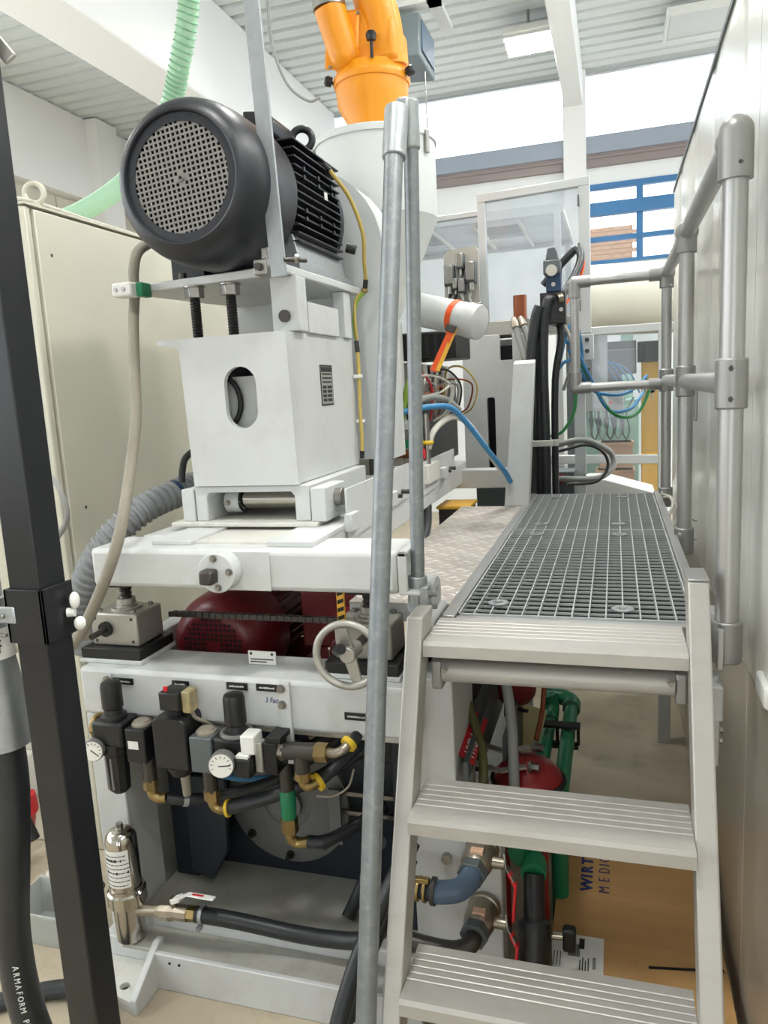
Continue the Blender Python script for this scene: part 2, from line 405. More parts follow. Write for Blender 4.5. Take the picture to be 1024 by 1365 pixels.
# brick house seen through the blue window
hb = thing('brick_building', 'tan brick house seen through the blue framed window', 'building', (0.2, 14.0, 2.5))
build('wall', G().box(-1.2, 0.30, 14.0, 14.6, -1.0, 4.13), 'brick_far', hb, smooth=False)
proto = None
for r in range(7):
    for c in range(9):
        x = -1.15+c*0.17+(r % 2)*0.08; z = 3.62+r*0.075
        b = build('brick', G().box(-0.07, 0.07, -0.02, 0.0, 0, 0.06), 'brick_far', None) if proto is None else proto.copy()
        if proto is None: proto = b
        else: COL.objects.link(b)
        b.parent = hb; b.location = Vector((x-0.2, 0.0-0.0, z-2.5))
# right sheet metal enclosure
wr = struct(build('wall_right', G().box(0.30, 1.2, -1.2, 4.18, 0.0, 2.49), 'sheet_white', smooth=False), 'white sheet metal machine enclosure beside the walkway')
yy = -1.2
for i in range(9):
    y0 = -1.2+i*0.6; y1 = min(y0+0.595, 4.175)
    if y1-y0 < 0.1: continue
    gq = G(); prof = [(y0, 0.300), (y0, 0.284), (y0+0.03, 0.284), (y0+0.2, 0.288), (y0+0.23, 0.284), (y1-0.03, 0.284), (y1, 0.284), (y1, 0.300)]
    gq.prism([(q[1], q[0]) for q in prof], at(XY, z=0.935), 1.55)
    build('panel', gq, 'sheet_white', wr, smooth=True, ang=8)
    build('plinth_panel', G().box(0.287, 0.305, y0, y1, 0.012, 0.925), 'sheet_lower', wr, bevel=0.003)
build('top_trim', G().box(0.278, 1.2, -1.2, 4.19, 2.485, 2.50), 'grey_dark_metal', wr)
g = G().box(0.274, 0.284, 2.95, 3.03, 1.43, 1.60)
lt = build('latch_plate', g, 'steel', wr, bevel=0.002)
build('latch_pin', G().cyl((0.262, 2.99, 1.53), (0.276, 2.99, 1.53), 0.012, n=12).cyl((0.262, 2.96, 1.53), (0.276, 2.96, 1.53), 0.009, n=12), 'steel_dark', wr)
for z in (1.07, 1.0):
    build('hook', G().tube([(0.285, 2.9, z), (0.272, 2.9, z), (0.268, 2.9, z+0.006)], 0.003, 6), 'steel', wr)
build('socket', G().box(0.27, 0.286, 1.50, 1.60, 0.955, 1.0), 'label_white', wr, bevel=0.006)

# front end wall behind the camera and long side, openings added for light
struct(build('wall_front', G().box(-6.2, -0.6, -5.12, -5.0, 0, 5.0).box(2.4, 6.0, -5.12, -5.0, 0, 5.0).box(-0.6, 2.4, -5.12, -5.0, 3.0, 5.0), 'wall_white', smooth=False), 'white end wall of the hall with added gate opening for light')
ws = struct(build('wall_side', G().box(6.0, 6.12, -5.0, 9.4, 0, 1.0).box(6.0, 6.12, -5.0, 9.4, 4.9, 5.0), 'wall_white', smooth=False), 'unseen long side of the hall with opening added for light')
for k in range(7): build('added_mullion', G().box(6.0, 6.1, -5.0+k*2.38, -4.88+k*2.38, 1.0, 4.9), 'alu_profile', ws)
# hall lamps; all but the first are added for their light
def lamp(x, y, lab):
    t = thing('hall_or_added_lamp', lab, 'lamp', (x, y, 4.72), 'hanging hall lamps')
    build('housing', G().box(x-0.23, x+0.23, y-0.23, y+0.23, 4.78, 4.84), 'label_white', t, bevel=0.01)
    for k in range(5):
        build('tube', G().cyl((x-0.21, y-0.17+k*0.085, 4.755), (x+0.21, y-0.17+k*0.085, 4.755), 0.013, n=10), 'lamp_glow', t)
    for k in range(6):
        build('louvre', G().box(x-0.225, x+0.225, y-0.214+k*0.085, y-0.210+k*0.085, 4.745, 4.779), 'label_white', t, smooth=False)
    build('hanger', G().cyl((x, y-0.1, 4.84), (x, y-0.1, 5.01), 0.012, n=8), 'galvanised', t)
    return t
lamp(-0.755, 7.82, 'bright rectangular lamp hanging beside the slim roof beam')
for (x, y) in HALL_AND_ADDED_LAMPS[1:]:
    lamp(x, y, 'rectangular lamp added for its light under the sheet roof')

# ================================================================== walkway platform
pf = thing('walkway_platform', 'aluminium walkway frame carrying two steel gratings', 'platform', (-0.1, 2.7, 0))
build('side_beam', G().box(-0.405, -0.372, 1.71, 3.74, 0.955, 1.055), 'aluminium', pf, bevel=0.003)
build('side_beam', G().box(0.172, 0.200, 1.71, 3.74, 0.955, 1.060), 'aluminium', pf, bevel=0.003)
build('end_beam', G().box(-0.372, 0.172, 1.712, 1.738, 0.955, 1.048), 'aluminium', pf, bevel=0.003)
build('end_beam', G().box(-0.372, 0.172, 3.722, 3.74, 0.955, 1.05), 'aluminium', pf, bevel=0.003)
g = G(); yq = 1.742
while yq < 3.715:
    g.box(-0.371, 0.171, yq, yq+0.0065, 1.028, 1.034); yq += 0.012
build('added_dark_slats', g, 'cell_dark', pf, smooth=False)['kind'] = 'stuff'  # dark slats added to keep the grating cells dark, gaps let light through
for x in (-0.39, 0.205): build('leg', G().box(x-0.03, x+0.02, 3.30, 3.36, 0.0, 0.955), 'machine_white', pf, bevel=0.004)
build('bracket', G().box(0.186, 0.212, 1.60, 1.70, 0.88, 0.955), 'machine_white', pf, bevel=0.004)
build('bracket', G().box(0.200, 0.214, 1.62, 1.80, 0.985, 1.075), 'aluminium', pf, bevel=0.003)
build('bracket', G().box(0.188, 0.206, 1.60, 1.68, 0.78, 0.885), 'aluminium', pf, bevel=0.003)
for z in (0.82, 0.845): bolt(pf, (0.206, 1.64, z), (1, 0, 0), 0.007, 0.008)

def grating(y0, y1, lab, rows, discs):
    x0, x1 = -0.370, 0.170; z1 = 1.052; z0 = 1.036
    t = thing('floor_grating', lab, 'grating', ((x0+x1)/2, (y0+y1)/2, z0), 'walkway gratings')
    g = G().box(x0, x0+0.004, y0, y1, z0, z1).box(x1-0.004, x1, y0, y1, z0, z1).box(x0, x1, y0, y0+0.004, z0, z1).box(x0, x1, y1-0.004, y1, z0, z1)
    build('border', g, 'grating_steel', t, smooth=False)
    base = world_of(t); n = 14
    pb = None
    for i in range(1, n):
        x = x0+(x1-x0)*i/n
        if pb is None:
            pb = build('bearing_bar', G().box(x-0.0015, x+0.0015, y0+0.004, y1-0.004, z0, z1), 'grating_steel', t, smooth=False); px = x
        else: shared(pb, t, (x-px, 0, 0))
    pr = None
    for i in range(1, rows):
        yq = y0+(y1-y0)*i/rows
        if pr is None:
            pr = build('cross_bar', G().box(x0+0.004, x1-0.004, yq-0.001, yq+0.001, z1-0.007, z1-0.001), 'grating_steel', t, smooth=False); py = yq
        else: shared(pr, t, (0, yq-py, 0))
    for (dx, dy) in discs:
        d = build('clamp_disc', G().lathe((dx, dy, z1), (0, 0, 1), [(0, 0.026), (0.003, 0.026), (0.0035, 0.014), (0.001, 0.012)], 20), 'galv_light', t)
        build('screw', G().lathe((dx, dy, z1), (0, 0, 1), [(0, 0.009), (0.004, 0.008)], 10), 'steel', d)
    return t
grating(1.740, 2.812, 'near steel walkway grating, next to the grooved top step of the ladder', 28, [(-0.285, 1.835), (0.015, 1.815), (-0.275, 2.72), (0.012, 2.72)])
grating(2.816, 3.720, 'far steel walkway grating, at the gate loop of the railing', 24, [(-0.275, 2.92), (0.010, 2.92), (-0.27, 3.60), (0.03, 3.60)])

# chequer plate
cp = thing('chequer_plate', 'raised-pattern chequer plate deck between grating and machine', 'floor plate', (-0.53, 2.6, 1.0))
m = bpy.data.materials.new('chequer_lozenge'); m.use_nodes = True
nt = m.node_tree; N = nt.nodes; L = nt.links; b = N['Principled BSDF']; b.inputs['Metallic'].default_value = 0.35; b.inputs['Roughness'].default_value = 0.42
geo = N.new('ShaderNodeNewGeometry'); sp = N.new('ShaderNodeSeparateXYZ'); L.new(geo.outputs['Position'], sp.inputs[0])
def mth(op, a, b2=None):
    n = N.new('ShaderNodeMath'); n.operation = op
    for i, q in enumerate((a, b2)):
        if q is None: continue
        if isinstance(q, (int, float)): n.inputs[i].default_value = q
        else: L.new(q, n.inputs[i])
    return n.outputs[0]
u_ = mth('ADD', sp.outputs[0], sp.outputs[1]); v_ = mth('SUBTRACT', sp.outputs[0], sp.outputs[1])
F = 62.0
def loz(a, c, ph):
    s1 = mth('SINE', mth('ADD', mth('MULTIPLY', a, F), ph)); s2 = mth('SINE', mth('ADD', mth('MULTIPLY', c, F*2), ph*1.0))
    return mth('MULTIPLY', mth('MAXIMUM', s1, 0), mth('MAXIMUM', s2, 0))
hgt = mth('ADD', loz(u_, v_, 0.0), loz(v_, u_, PI))
bp = N.new('ShaderNodeBump'); bp.inputs['Strength'].default_value = 0.9; bp.inputs['Distance'].default_value = 0.004; L.new(hgt, bp.inputs['Height']); L.new(bp.outputs[0], b.inputs['Normal'])
nz = N.new('ShaderNodeTexNoise'); nz.inputs['Scale'].default_value = 9; L.new(geo.outputs['Position'], nz.inputs['Vector'])
mx = N.new('ShaderNodeMix'); mx.data_type = 'RGBA'; mx.inputs[6].default_value = lin('#b5aaa1'); mx.inputs[7].default_value = lin('#e6e0d9')
L.new(mth('ADD', mth('MULTIPLY', nz.outputs[0], 0.6), mth('MULTIPLY', hgt, 0.5)), mx.inputs[0]); L.new(mx.outputs[2], b.inputs['Base Color'])
MATS['chequer_lozenge'] = m
build('plate', G().box(-0.685, -0.408, 1.83, 3.40, 1.040, 1.046), 'chequer_lozenge', cp, smooth=False)
build('front_lip', G().box(-0.685, -0.42, 1.832, 1.838, 0.995, 1.039), 'machine_white', cp, smooth=False)
build('side_lip', G().box(-0.685, -0.679, 1.84, 3.40, 0.995, 1.039), 'machine_white', cp, smooth=False)
build('support', G().box(-0.66, -0.62, 1.86, 3.36, 0.93, 0.994), 'machine_white', cp)

# ================================================================== ladder
ld = thing('step_ladder', 'aluminium step ladder with grooved treads up to the walkway', 'ladder', (-0.13, 1.35, 0))
def stringer(x0, x1, ztop, flare=0.0):
    fy = lambda z: 1.50-0.45*(1.0-z)
    zt = ztop; prof = [(fy(0), 0), (fy(0)+0.075, 0), (fy(zt-0.16)+0.075, zt-0.16), (fy(zt)+0.10, zt), (fy(zt), zt)]
    g = G().prism(prof, at(YZ, x=x0), x1-x0)
    for v in g.v: v.x += flare*(1.1-v.z)
    return build('stringer', g, 'alu_tread', ld, bevel=0.004)
stringer(-0.445, -0.408, 1.10); sr = stringer(0.139, 0.179, 1.185)
build('end_cap', G().box(0.138, 0.180, 1.582, 1.684, 1.185, 1.190), 'fitting_grey', sr, bevel=0.002)
def tread(z, yf, yb, x0, x1):
    n = 5; prof = [(yf, z-0.034), (yf, z-0.008), (yf+0.006, z), (yf+0.05, z)]
    for i in range(n):
        a = yf+0.055+(yb-yf-0.065)*i/n; s = (yb-yf-0.065)/n
        prof += [(a, z), (a+0.002, z-0.0010), (a+s*0.2, z-0.0010), (a+s*0.2+0.002, z), (a+s*0.9, z)]
    prof += [(yb, z), (yb, z-0.03), (yb-0.01, z-0.03), (yb-0.01, z-0.008), (yf+0.02, z-0.012), (yf+0.02, z-0.034)]
    return build('tread', G().prism(prof, at(YZ, x=x0), x1-x0), 'alu_tread', ld, bevel=0.0, smooth=False)
tread(1.05, 1.528, 1.708, -0.407, 0.138)
tread(0.74, 1.341, 1.508, -0.407, 0.138)
tread(0.43, 1.219, 1.376, -0.407, 0.138)
tread(0.12, 1.085, 1.242, -0.407, 0.138)
build('crossbar', G().cyl((-0.375, 1.585, 0.966), (0.115, 1.585, 0.966), 0.026, n=20), 'alu_tread', ld)
for x, s in ((-0.375, -1), (0.115, 1)):
    cb = build('crossbar_bracket', G().box(min(x, x+s*0.026), max(x, x+s*0.026), 1.565, 1.61, 0.925, 0.995), 'fitting_grey', ld, bevel=0.006)
    bolt(cb, (x+0.008*(-s), 1.563, 0.975), (0, -1, 0), 0.006, 0.008)
build('ladder_arm', G().prism([circ(1.79, 1.085, 0.045, 20), circ(1.79, 1.085, 0.022, 16)], at(YZ, x=-0.452), 0.02), 'machine_white', ld, bevel=0.002)
build('ladder_arm', G().cyl((-0.430, 1.66, 1.045), (-0.430, 1.82, 1.045), 0.018, n=12), 'machine_white', ld)
build('foot_block', G().box(-0.50, -0.446, 1.185, 1.245, 0.285, 0.34), 'aluminium', ld, bevel=0.006)

# ================================================================== galvanised ladder handrail
hr = thing('ladder_handrail', 'galvanised pipe handrail rising along the left side of the ladder', 'handrail', (-0.46, 1.5, 0.3))
build('post', G().cyl((-0.458, 1.70, 1.10), (-0.428, 1.72, 2.17), 0.0165, n=18), 'galvanised', hr)
build('inclined_rail', G().cyl((-0.474, 1.17, 0.24), (-0.452, 1.665, 2.135), 0.0205, n=20), 'galvanised', hr)
el = build('elbow', G().cyl((-0.4525, 1.655, 2.09), (-0.450, 1.69, 2.20), 0.026, 0.027, n=18), 'galv_light', hr, bevel=0.003)
build('elbow', G().cyl((-0.431, 1.72, 2.12), (-0.430, 1.72, 2.225), 0.022, n=16).box(-0.452, -0.424, 1.69, 1.735, 2.175, 2.225), 'galv_light', hr, bevel=0.006)
cl = build('clamp', G().cyl((-0.4585, 1.70, 1.085), (-0.4575, 1.70, 1.155), 0.024, n=16).cyl((-0.457, 1.68, 1.085), (-0.457, 1.70, 1.075), 0.024, n=16), 'galv_light', hr, bevel=0.003)
build('clamp', G().box(-0.444, -0.425, 1.665, 1.70, 1.06, 1.135), 'galv_light', hr, bevel=0.002)
for z in (1.085, 1.115): bolt(hr, (-0.425, 1.68, z), (1, 0, 0), 0.006, 0.014)
build('clamp', G().cyl((-0.476, 1.188, 0.31), (-0.474, 1.205, 0.37), 0.028, n=16), 'galv_light', hr, bevel=0.003)

# ================================================================== aluminium guard railing
gr = thing('guard_railing', 'grey tubular aluminium guard railing along the walkway with end loop', 'railing', (0.222, 2.6, 1.0))
RX = 0.222; R = 0.0238; ZT = 2.045; ZM = 1.575
PY = (1.655, 2.69, 3.68)
for i, y in enumerate(PY):
    r = R if i < 2 else 0.022
    build('post', G().cyl((RX, y, 1.02), (RX, y, ZT), r, n=20), 'aluminium', gr)
    fb = build('base_fitting', G().cyl((RX, y, 0.995), (RX, y, 1.085), 0.0315, n=20).box(0.200, RX, y-0.03, y+0.03, 1.0, 1.07), 'fitting_grey', gr, bevel=0.004)
    build('mid_fitting', G().cyl((RX, y, ZM-0.05), (RX, y, ZM+0.05), 0.031, n=20), 'fitting_grey', gr, bevel=0.004)
    if i: build('top_fitting', G().cyl((RX, y, ZT-0.065), (RX, y, ZT-0.005), 0.0305, n=20).torus((RX, y, ZT), (0, 1, 0), 0.030, 0.006).cyl((RX, y-0.02, ZT), (RX, y+0.02, ZT), 0.031, n=20), 'fitting_grey', gr, bevel=0.003)
build('top_fitting', G().cyl((RX, PY[0], ZT-0.085), (RX, PY[0], ZT), 0.032, n=20).sphere((RX, PY[0], ZT), 0.032, 20, 10).cyl((RX, PY[0], ZT), (RX, PY[0]+0.06, ZT), 0.032, n=20), 'fitting_grey', gr)
build('top_rail', G().cyl((RX, PY[0]+0.02, ZT), (RX, PY[2], ZT), R, n=20), 'aluminium', gr)
build('mid_rail', G().cyl((RX, PY[0], ZM), (RX, PY[2], ZM), R, n=20), 'aluminium', gr)
for z in (1.545, 1.605): bolt(gr, (RX-0.004, PY[0]-0.03, z), (0, -1, 0), 0.004, 0.002, 'steel_dark')
bolt(gr, (RX+0.004, PY[0]-0.03, ZT-0.06), (0, -1, 0), 0.004, 0.002, 'steel_dark')
LX = -0.176; LY = 3.68
build('loop_rail', G().cyl((RX, LY, ZT-0.005), (LX, LY, ZT-0.005), 0.021, n=18), 'aluminium', gr)
build('loop_rail', G().cyl((RX, LY, 1.56), (LX, LY, 1.56), 0.021, n=18), 'aluminium', gr)
build('loop_post', G().cyl((LX, LY, 1.56), (LX, LY, ZT-0.005), 0.021, n=18), 'aluminium', gr)
for z, s in ((ZT-0.005, -1), (1.56, 1)):
    build('elbow', G().sphere((LX, LY, z), 0.028, 16, 10).cyl((LX, LY, z), (LX+0.07, LY, z), 0.0275, n=18).cyl((LX, LY, z), (LX, LY, z+s*0.07), 0.0275, n=18), 'fitting_grey', gr)
    build('elbow', G().cyl((RX-0.075, LY, z), (RX-0.02, LY, z), 0.0275, n=18), 'fitting_grey', gr)
tag(build('tied_cable', G().tube([(0.19, 3.66, 1.03), (0.235, 3.60, 1.05), (0.245, 3.55, 1.02), (0.22, 3.5, 0.96), (0.215, 3.4, 0.9)], 0.007, 8).tube([(0.2, 3.64, 1.06), (0.25, 3.62, 1.04), (0.262, 3.56, 0.98), (0.24, 3.5, 0.92)], 0.006, 8), 'cable_white'), 'pale cable knotted round the foot of the last railing post', 'cable')

# ================================================================== machine base frame
mb = thing('machine_chassis', 'white welded machine base frame with tray, leg and crossbeam', 'machine frame', (-0.9, 1.9, 0))
build('front_sill', G().box(-1.235, -0.46, 1.552, 1.566, 0.0, 0.11), 'machine_white', mb, bevel=0.003)
build('sill_plate', G().box(-1.33, -0.46, 1.566, 1.655, 0.096, 0.108), 'tray_metal', mb, bevel=0.002)
build('tray_lip', G().box(-1.33, -0.46, 1.656, 1.668, 0.05, 0.150), 'machine_white', mb, bevel=0.002)
build('tray', G().box(-1.33, -0.46, 1.668, 2.62, 0.128, 0.14), 'tray_metal', mb, smooth=False)
build('leg', G().box(-1.435, -1.335, 1.66, 1.80, 0.0, 0.745), 'machine_white', mb, bevel=0.004)
build('side_panel', G().box(-1.43, -1.40, 1.80, 2.9, 0.05, 0.88), 'machine_white', mb)
build('leg', G().box(-0.505, -0.388, 1.72, 1.98, 0.0, 0.885), 'machine_white', mb, bevel=0.004)
build('crossbeam', G().box(-1.435, -0.462, 1.65, 1.83, 0.748, 0.885), 'machine_white', mb, bevel=0.012)
build('beam_ledge', G().box(-1.33, -0.52, 1.70, 1.78, 0.715, 0.748), 'white_dirty', mb, bevel=0.003)
fp = build('foot_plate', G().prism([[(-1.42, 1.50), (-1.236, 1.458), (-1.236, 1.599), (-1.42, 1.599)], circ(-1.285, 1.505, 0.014, 16)], at(XY, z=0.0), 0.036), 'white_dirty', mb, bevel=0.004)
build('hole_plug', G().cyl((-1.285, 1.505, 0.002), (-1.285, 1.505, 0.02), 0.0138, n=14), 'steel_dark', mb)
build('gusset', G().prism([(1.455, 0.0), (1.60, 0.0), (1.60, 0.125), (1.575, 0.125), (1.455, 0.045)], at(YZ, x=-1.235), 0.02), 'machine_white', mb, bevel=0.003)
build('riser', G().box(-1.42, -1.235, 1.60, 1.66, 0.0, 0.095), 'machine_white', mb, bevel=0.003)
for x in (-1.17, -1.14, -0.62, -0.585):
    build('bolt_hole', G().cyl((x, 1.5505, 0.088), (x, 1.553, 0.088), 0.004, n=10), 'dark_void', mb)
build('right_sill', G().box(-0.53, -0.43, 1.98, 3.6, 0.0, 0.12), 'machine_white', mb)
build('side_beam', G().box(-0.56, -0.46, 1.83, 3.7, 0.75, 0.885), 'machine_white', mb, bevel=0.004)
build('side_beam', G().box(-1.435, -1.375, 1.83, 3.7, 0.75, 0.885), 'machine_white', mb, bevel=0.004)
# engraved black name strips with white lettering and the pen mark
for (x0, x1, z0, z1) in ((-1.322, -1.258, 0.845, 0.862), (-1.135, -1.085, 0.848, 0.866), (-0.972, -0.912, 0.853, 0.872), (-0.886, -0.826, 0.855, 0.873), (-0.648, -0.585, 0.795, 0.814)):
    st = build('name_strip', G().box(x0, x1, 1.646, 1.651, z0, z1), 'label_black', mb)
    g = G(); x = x0+0.008
    while x < x1-0.010:
        wq = random.uniform(0.0015, 0.0035); g.box(x, x+wq, 1.6455, 1.646, (z0+z1)/2-0.0022, (z0+z1)/2+random.choice((0.0012, 0.0025))); x += wq+0.0012
    build('tiny_print', g, 'ink_white', st, smooth=False)
text('pen_mark', '3 Fach', 0.022, FRONT(-0.865, 1.6495, 0.823), 'ink_blue', mb, 0.0003, 'LEFT', 0.75, 0.2)
bs = build('angle_bracket', G().box(-0.822, -0.790, 1.638, 1.650, 0.665, 0.885), 'machine_white', mb, bevel=0.002)
for z in (0.868, 0.825): bolt(mb, (-0.812, 1.640, z), (0, -1, 0), 0.008, 0.010)
nb = build('mount_tab', G().box(-1.352, -1.326, 1.643, 1.650, 0.845, 0.872), 'machine_white', mb, bevel=0.002)
bolt(mb, (-1.338, 1.643, 0.857), (0, -1, 0), 0.008, 0.010)

# ================================================================== upper frame
uf = thing('extruder_carriage', 'white height-adjustable extruder frame above the red motor', 'machine frame', (-0.9, 1.9, 1.11))
build('front_beam', G().prism([(1.65, 1.118), (1.82, 1.118), (1.82, 1.224), (1.65, 1.224)], at(YZ, x=-1.352), 0.86), 'machine_white', uf, bevel=0.014)
build('beam_end', G().box(-0.492, -0.470, 1.652, 1.664, 1.122, 1.222).box(-0.492, -0.470, 1.808, 1.82, 1.122, 1.222).box(-0.492, -0.470, 1.652, 1.82, 1.21, 1.222).box(-0.492, -0.44, 1.652, 1.82, 1.118, 1.128), 'machine_white', uf, bevel=0.003)
build('cover_plate', G().box(-0.955, -0.82, 1.644, 1.650, 1.121, 1.222), 'machine_white', uf, bevel=0.002)
rr = build('side_rail', G().box(-0.80, -0.722, 1.82, 3.75, 1.125, 1.225), 'machine_white', uf, bevel=0.004)
build('side_rail', G().box(-1.30, -1.20, 1.82, 3.75, 1.125, 1.225), 'machine_white', uf, bevel=0.004)
build('slide_strip', G().box(-1.19, -1.07, 1.70, 1.90, 1.224, 1.236), 'machine_white', uf, bevel=0.002)
build('slide_strip', G().box(-0.845, -0.72, 1.69, 2.5, 1.224, 1.238), 'machine_white', uf, bevel=0.002)
build('rust_plate', G().box(-1.07, -0.845, 1.72, 2.4, 1.222, 1.229), 'white_dirty', uf, smooth=False)
for (y0, y1, z0, z1) in ((1.94, 2.62, 1.235, 1.335), (2.64, 3.42, 1.225, 1.315)):
    sp_ = build('side_plate', G().prism([(y0, z0-0.05), (y1, z0-0.02), (y1, z1+0.0), (y0, z1)], at(YZ, x=-0.721), 0.006), 'machine_white', uf, bevel=0.002)
    build('latch_block', G().box(-0.716, -0.690, y1-0.32, y1-0.25, z0-0.01, z0+0.035), 'machine_white', sp_, bevel=0.003)
    for k in range(2): build('latch_bolt', G().cyl((-0.715, y1-0.22+k*0.1, z0+0.012), (-0.685, y1-0.22+k*0.1, z0+0.012), 0.008, n=10), 'steel_dark', sp_)
build('stop_block', G().box(-0.722, -0.700, 1.93, 2.0, 1.215, 1.265), 'machine_white', uf, bevel=0.002)
build('rear_cross', G().box(-0.80, -0.42, 3.62, 3.72, 1.10, 1.19), 'machine_white', uf, bevel=0.004)
fl = build('flange', G().cyl((-0.945, 1.60, 1.176), (-0.945, 1.645, 1.176), 0.051, n=32), 'machine_white', uf, bevel=0.003)
build('shaft_end', G().obox((-0.958, 1.592, 1.170), (0.036, 0.05, 0.036), Matrix.Rotation(0.05, 3, 'Y')), 'steel_dark', fl, bevel=0.006)
for a in range(4):
    an = PI/4*0+a*PI/2+0.1; bolt(fl, (-0.945+0.037*math.cos(an), 1.60, 1.176+0.037*math.sin(an)), (0, -1, 0), 0.0065, 0.007)

# ================================================================== screw jacks
def jack(x0, lab, shaft):
    t = thing('screw_jack', lab, 'screw jack', (x0+0.08, 1.78, 0.885), 'screw jacks under the upper frame')
    build('mount_plate', G().box(x0-0.025, x0+0.18, 1.685, 1.86, 0.8855, 0.897), 'machine_white', t, bevel=0.002)
    build('pad', G().box(x0-0.02, x0+0.175, 1.69, 1.855, 0.897, 0.926), 'black_plastic', t, bevel=0.002)
    bl = build('gear_block', G().box(x0, x0+0.152, 1.72, 1.845, 0.926, 1.02), 'cast_silver', t, bevel=0.005)
    build('collar', G().lathe((x0+0.078, 1.785, 1.02), (0, 0, 1), [(0, 0.045), (0.006, 0.045), (0.006, 0.03), (0.012, 0.03), (0.014, 0.026), (0.03, 0.026)], 24), 'cast_silver', t)
    build('screw_spindle', G().lathe((x0+0.078, 1.785, 1.03), (0, 0, 1), [(0.0065*k, 0.019 if k % 2 else 0.0155) for k in range(10)], 16), 'steel_dark', t)
    build('top_pad', G().box(x0+0.03, x0+0.125, 1.74, 1.83, 1.09, 1.1175), 'black_plastic', t, bevel=0.002)
    for (bx, by) in ((0.02, 0.02), (0.13, 0.02), (0.02, 0.105), (0.13, 0.105)):
        build('screw', G().cyl((x0+bx, 1.72+by, 1.02), (x0+bx, 1.72+by, 1.028), 0.007, n=10), 'steel', bl)
    for (bx, bz) in ((0.015, 0.94), (0.135, 0.94), (0.015, 1.005), (0.135, 1.005)):
        build('screw', G().cyl((x0+bx, 1.7195, bz), (x0+bx, 1.721, bz), 0.005, n=8), 'steel_dark', bl)
    if shaft:
        build('seal', G().cyl((x0+0.05, 1.712, 0.975), (x0+0.05, 1.721, 0.975), 0.022, n=18), 'black_rubber', t)
        build('shaft', G().cyl((x0+0.05, 1.655, 0.972), (x0+0.05, 1.715, 0.975), 0.0085, n=12), 'steel_dark', t)
    return t
jack(-1.432, 'silver screw jack on a black pad with bare shaft stub', True)
jack(-0.690, 'silver screw jack behind the spoked handwheel', False)
hw = thing('handwheel', 'grey cast handwheel with spoke and black crank handle', 'handwheel', (-0.612, 1.60, 0.895))
c = Vector((-0.612, 1.60, 0.982))
build('rim', G().torus(c, (0.05, -1, 0.0), 0.078, 0.0095, 36, 10), 'cast_silver', hw)
build('spoke', G().prism([(-0.017, 0.0), (-0.013, -0.07), (0.012, -0.072), (0.017, 0.0), (0.014, 0.07), (-0.012, 0.072)], Matrix.Translation((c.x, c.y+0.006, c.z)) @ Matrix.Rotation(-0.25, 4, 'Y') @ XZ, 0.008), 'cast_silver', hw, bevel=0.002)
build('hub', G().cyl(c+V(0, -0.006, 0), c+V(0, 0.06, 0), 0.02, n=18), 'cast_silver', hw, bevel=0.003)
build('shaft', G().cyl(c+V(0, 0.05, 0), c+V(0, 0.125, 0), 0.012, n=12), 'steel_dark', hw)
build('crank_handle', G().lathe(c+V(-0.04, 0.03, 0.0), (0.55, -1.0, 0.42), [(0, 0.010), (0.02, 0.014), (0.09, 0.0135), (0.10, 0.011)], 14), 'black_plastic', hw)

# chain between the jacks
ch = thing('drive_chain', 'dark roller chain stretched across between the screw jacks', 'chain', (-0.98, 1.855, 0.965))
g = G(); n = 56
for i in range(n):
    x = -1.27+0.60*i/(n-1)
    if i % 2: g.box(x-0.009, x+0.009, 1.870, 1.873, 0.969, 0.983).box(x-0.009, x+0.009, 1.885, 1.888, 0.969, 0.983)
    else: g.box(x-0.009, x+0.009, 1.873, 1.885, 0.967, 0.981)
build('links', g, 'steel_dark', ch, smooth=False)['kind'] = 'stuff'

# ================================================================== red motor
rm = thing('red_motor', 'dark red finned electric motor under the upper frame', 'motor', (-1.12, 2.3, 0.6))
RC = Vector((-1.185, 1.95, 0.842))
build('fan_cowl', G().lathe(RC, (0, 1, 0), [(0.0, 0.09), (0.0, 0.110), (0.010, 0.128), (0.03, 0.150), (0.06, 0.162), (0.16, 0.168), (0.20, 0.168)], 48), 'motor_red', rm)
g = G()
for i in range(-8, 9):
    for j in range(-8, 9):
        if math.hypot(i, j) < 6.6 and math.hypot(i, j) > 1.6 and (i+j) % 1 == 0:
            g.box(RC.x+i*0.0155-0.0045, RC.x+i*0.0155+0.0045, RC.y-0.0015, RC.y+0.004, RC.z+j*0.0155-0.0045, RC.z+j*0.0155+0.0045)
build('grille_holes', g, 'dark_void', rm, smooth=False)['kind'] = 'stuff'
build('body', G().cyl(RC+V(0, 0.2, 0), RC+V(0, 0.62, 0), 0.142, n=40), 'motor_red', rm)
pf_ = None
for k in range(22):
    a = -0.2+k*(PI+0.4)/21
    dx, dz = math.cos(a), math.sin(a)
    gq = G(); R_ = Matrix((Vector((dx, 0, dz)), Vector((0, 1, 0)), Vector((-dz, 0, dx)))).transposed()
    gq.obox(RC+Vector((dx*0.156, 0.41, dz*0.156)), (0.034, 0.40, 0.006), R_)
    build('fin', gq, 'motor_red', rm, smooth=False)
build('end_shield', G().lathe(RC+V(0, 0.62, 0), (0, 1, 0), [(0, 0.165), (0.05, 0.165), (0.08, 0.12)], 36), 'motor_red', rm)
build('terminal_box', G().box(-0.96, -0.76, 2.12, 2.36, 0.80, 0.99), 'motor_red', rm, bevel=0.01)
build('rating_plate', G().obox((-1.04, 2.3, 0.99), (0.002, 0.12, 0.06), Matrix.Rotation(-0.75, 3, 'Y')), 'disc_grey', rm)
build('foot', G().box(-1.31, -1.03, 2.2, 2.5, 0.56, 0.70), 'motor_red', rm, bevel=0.004)
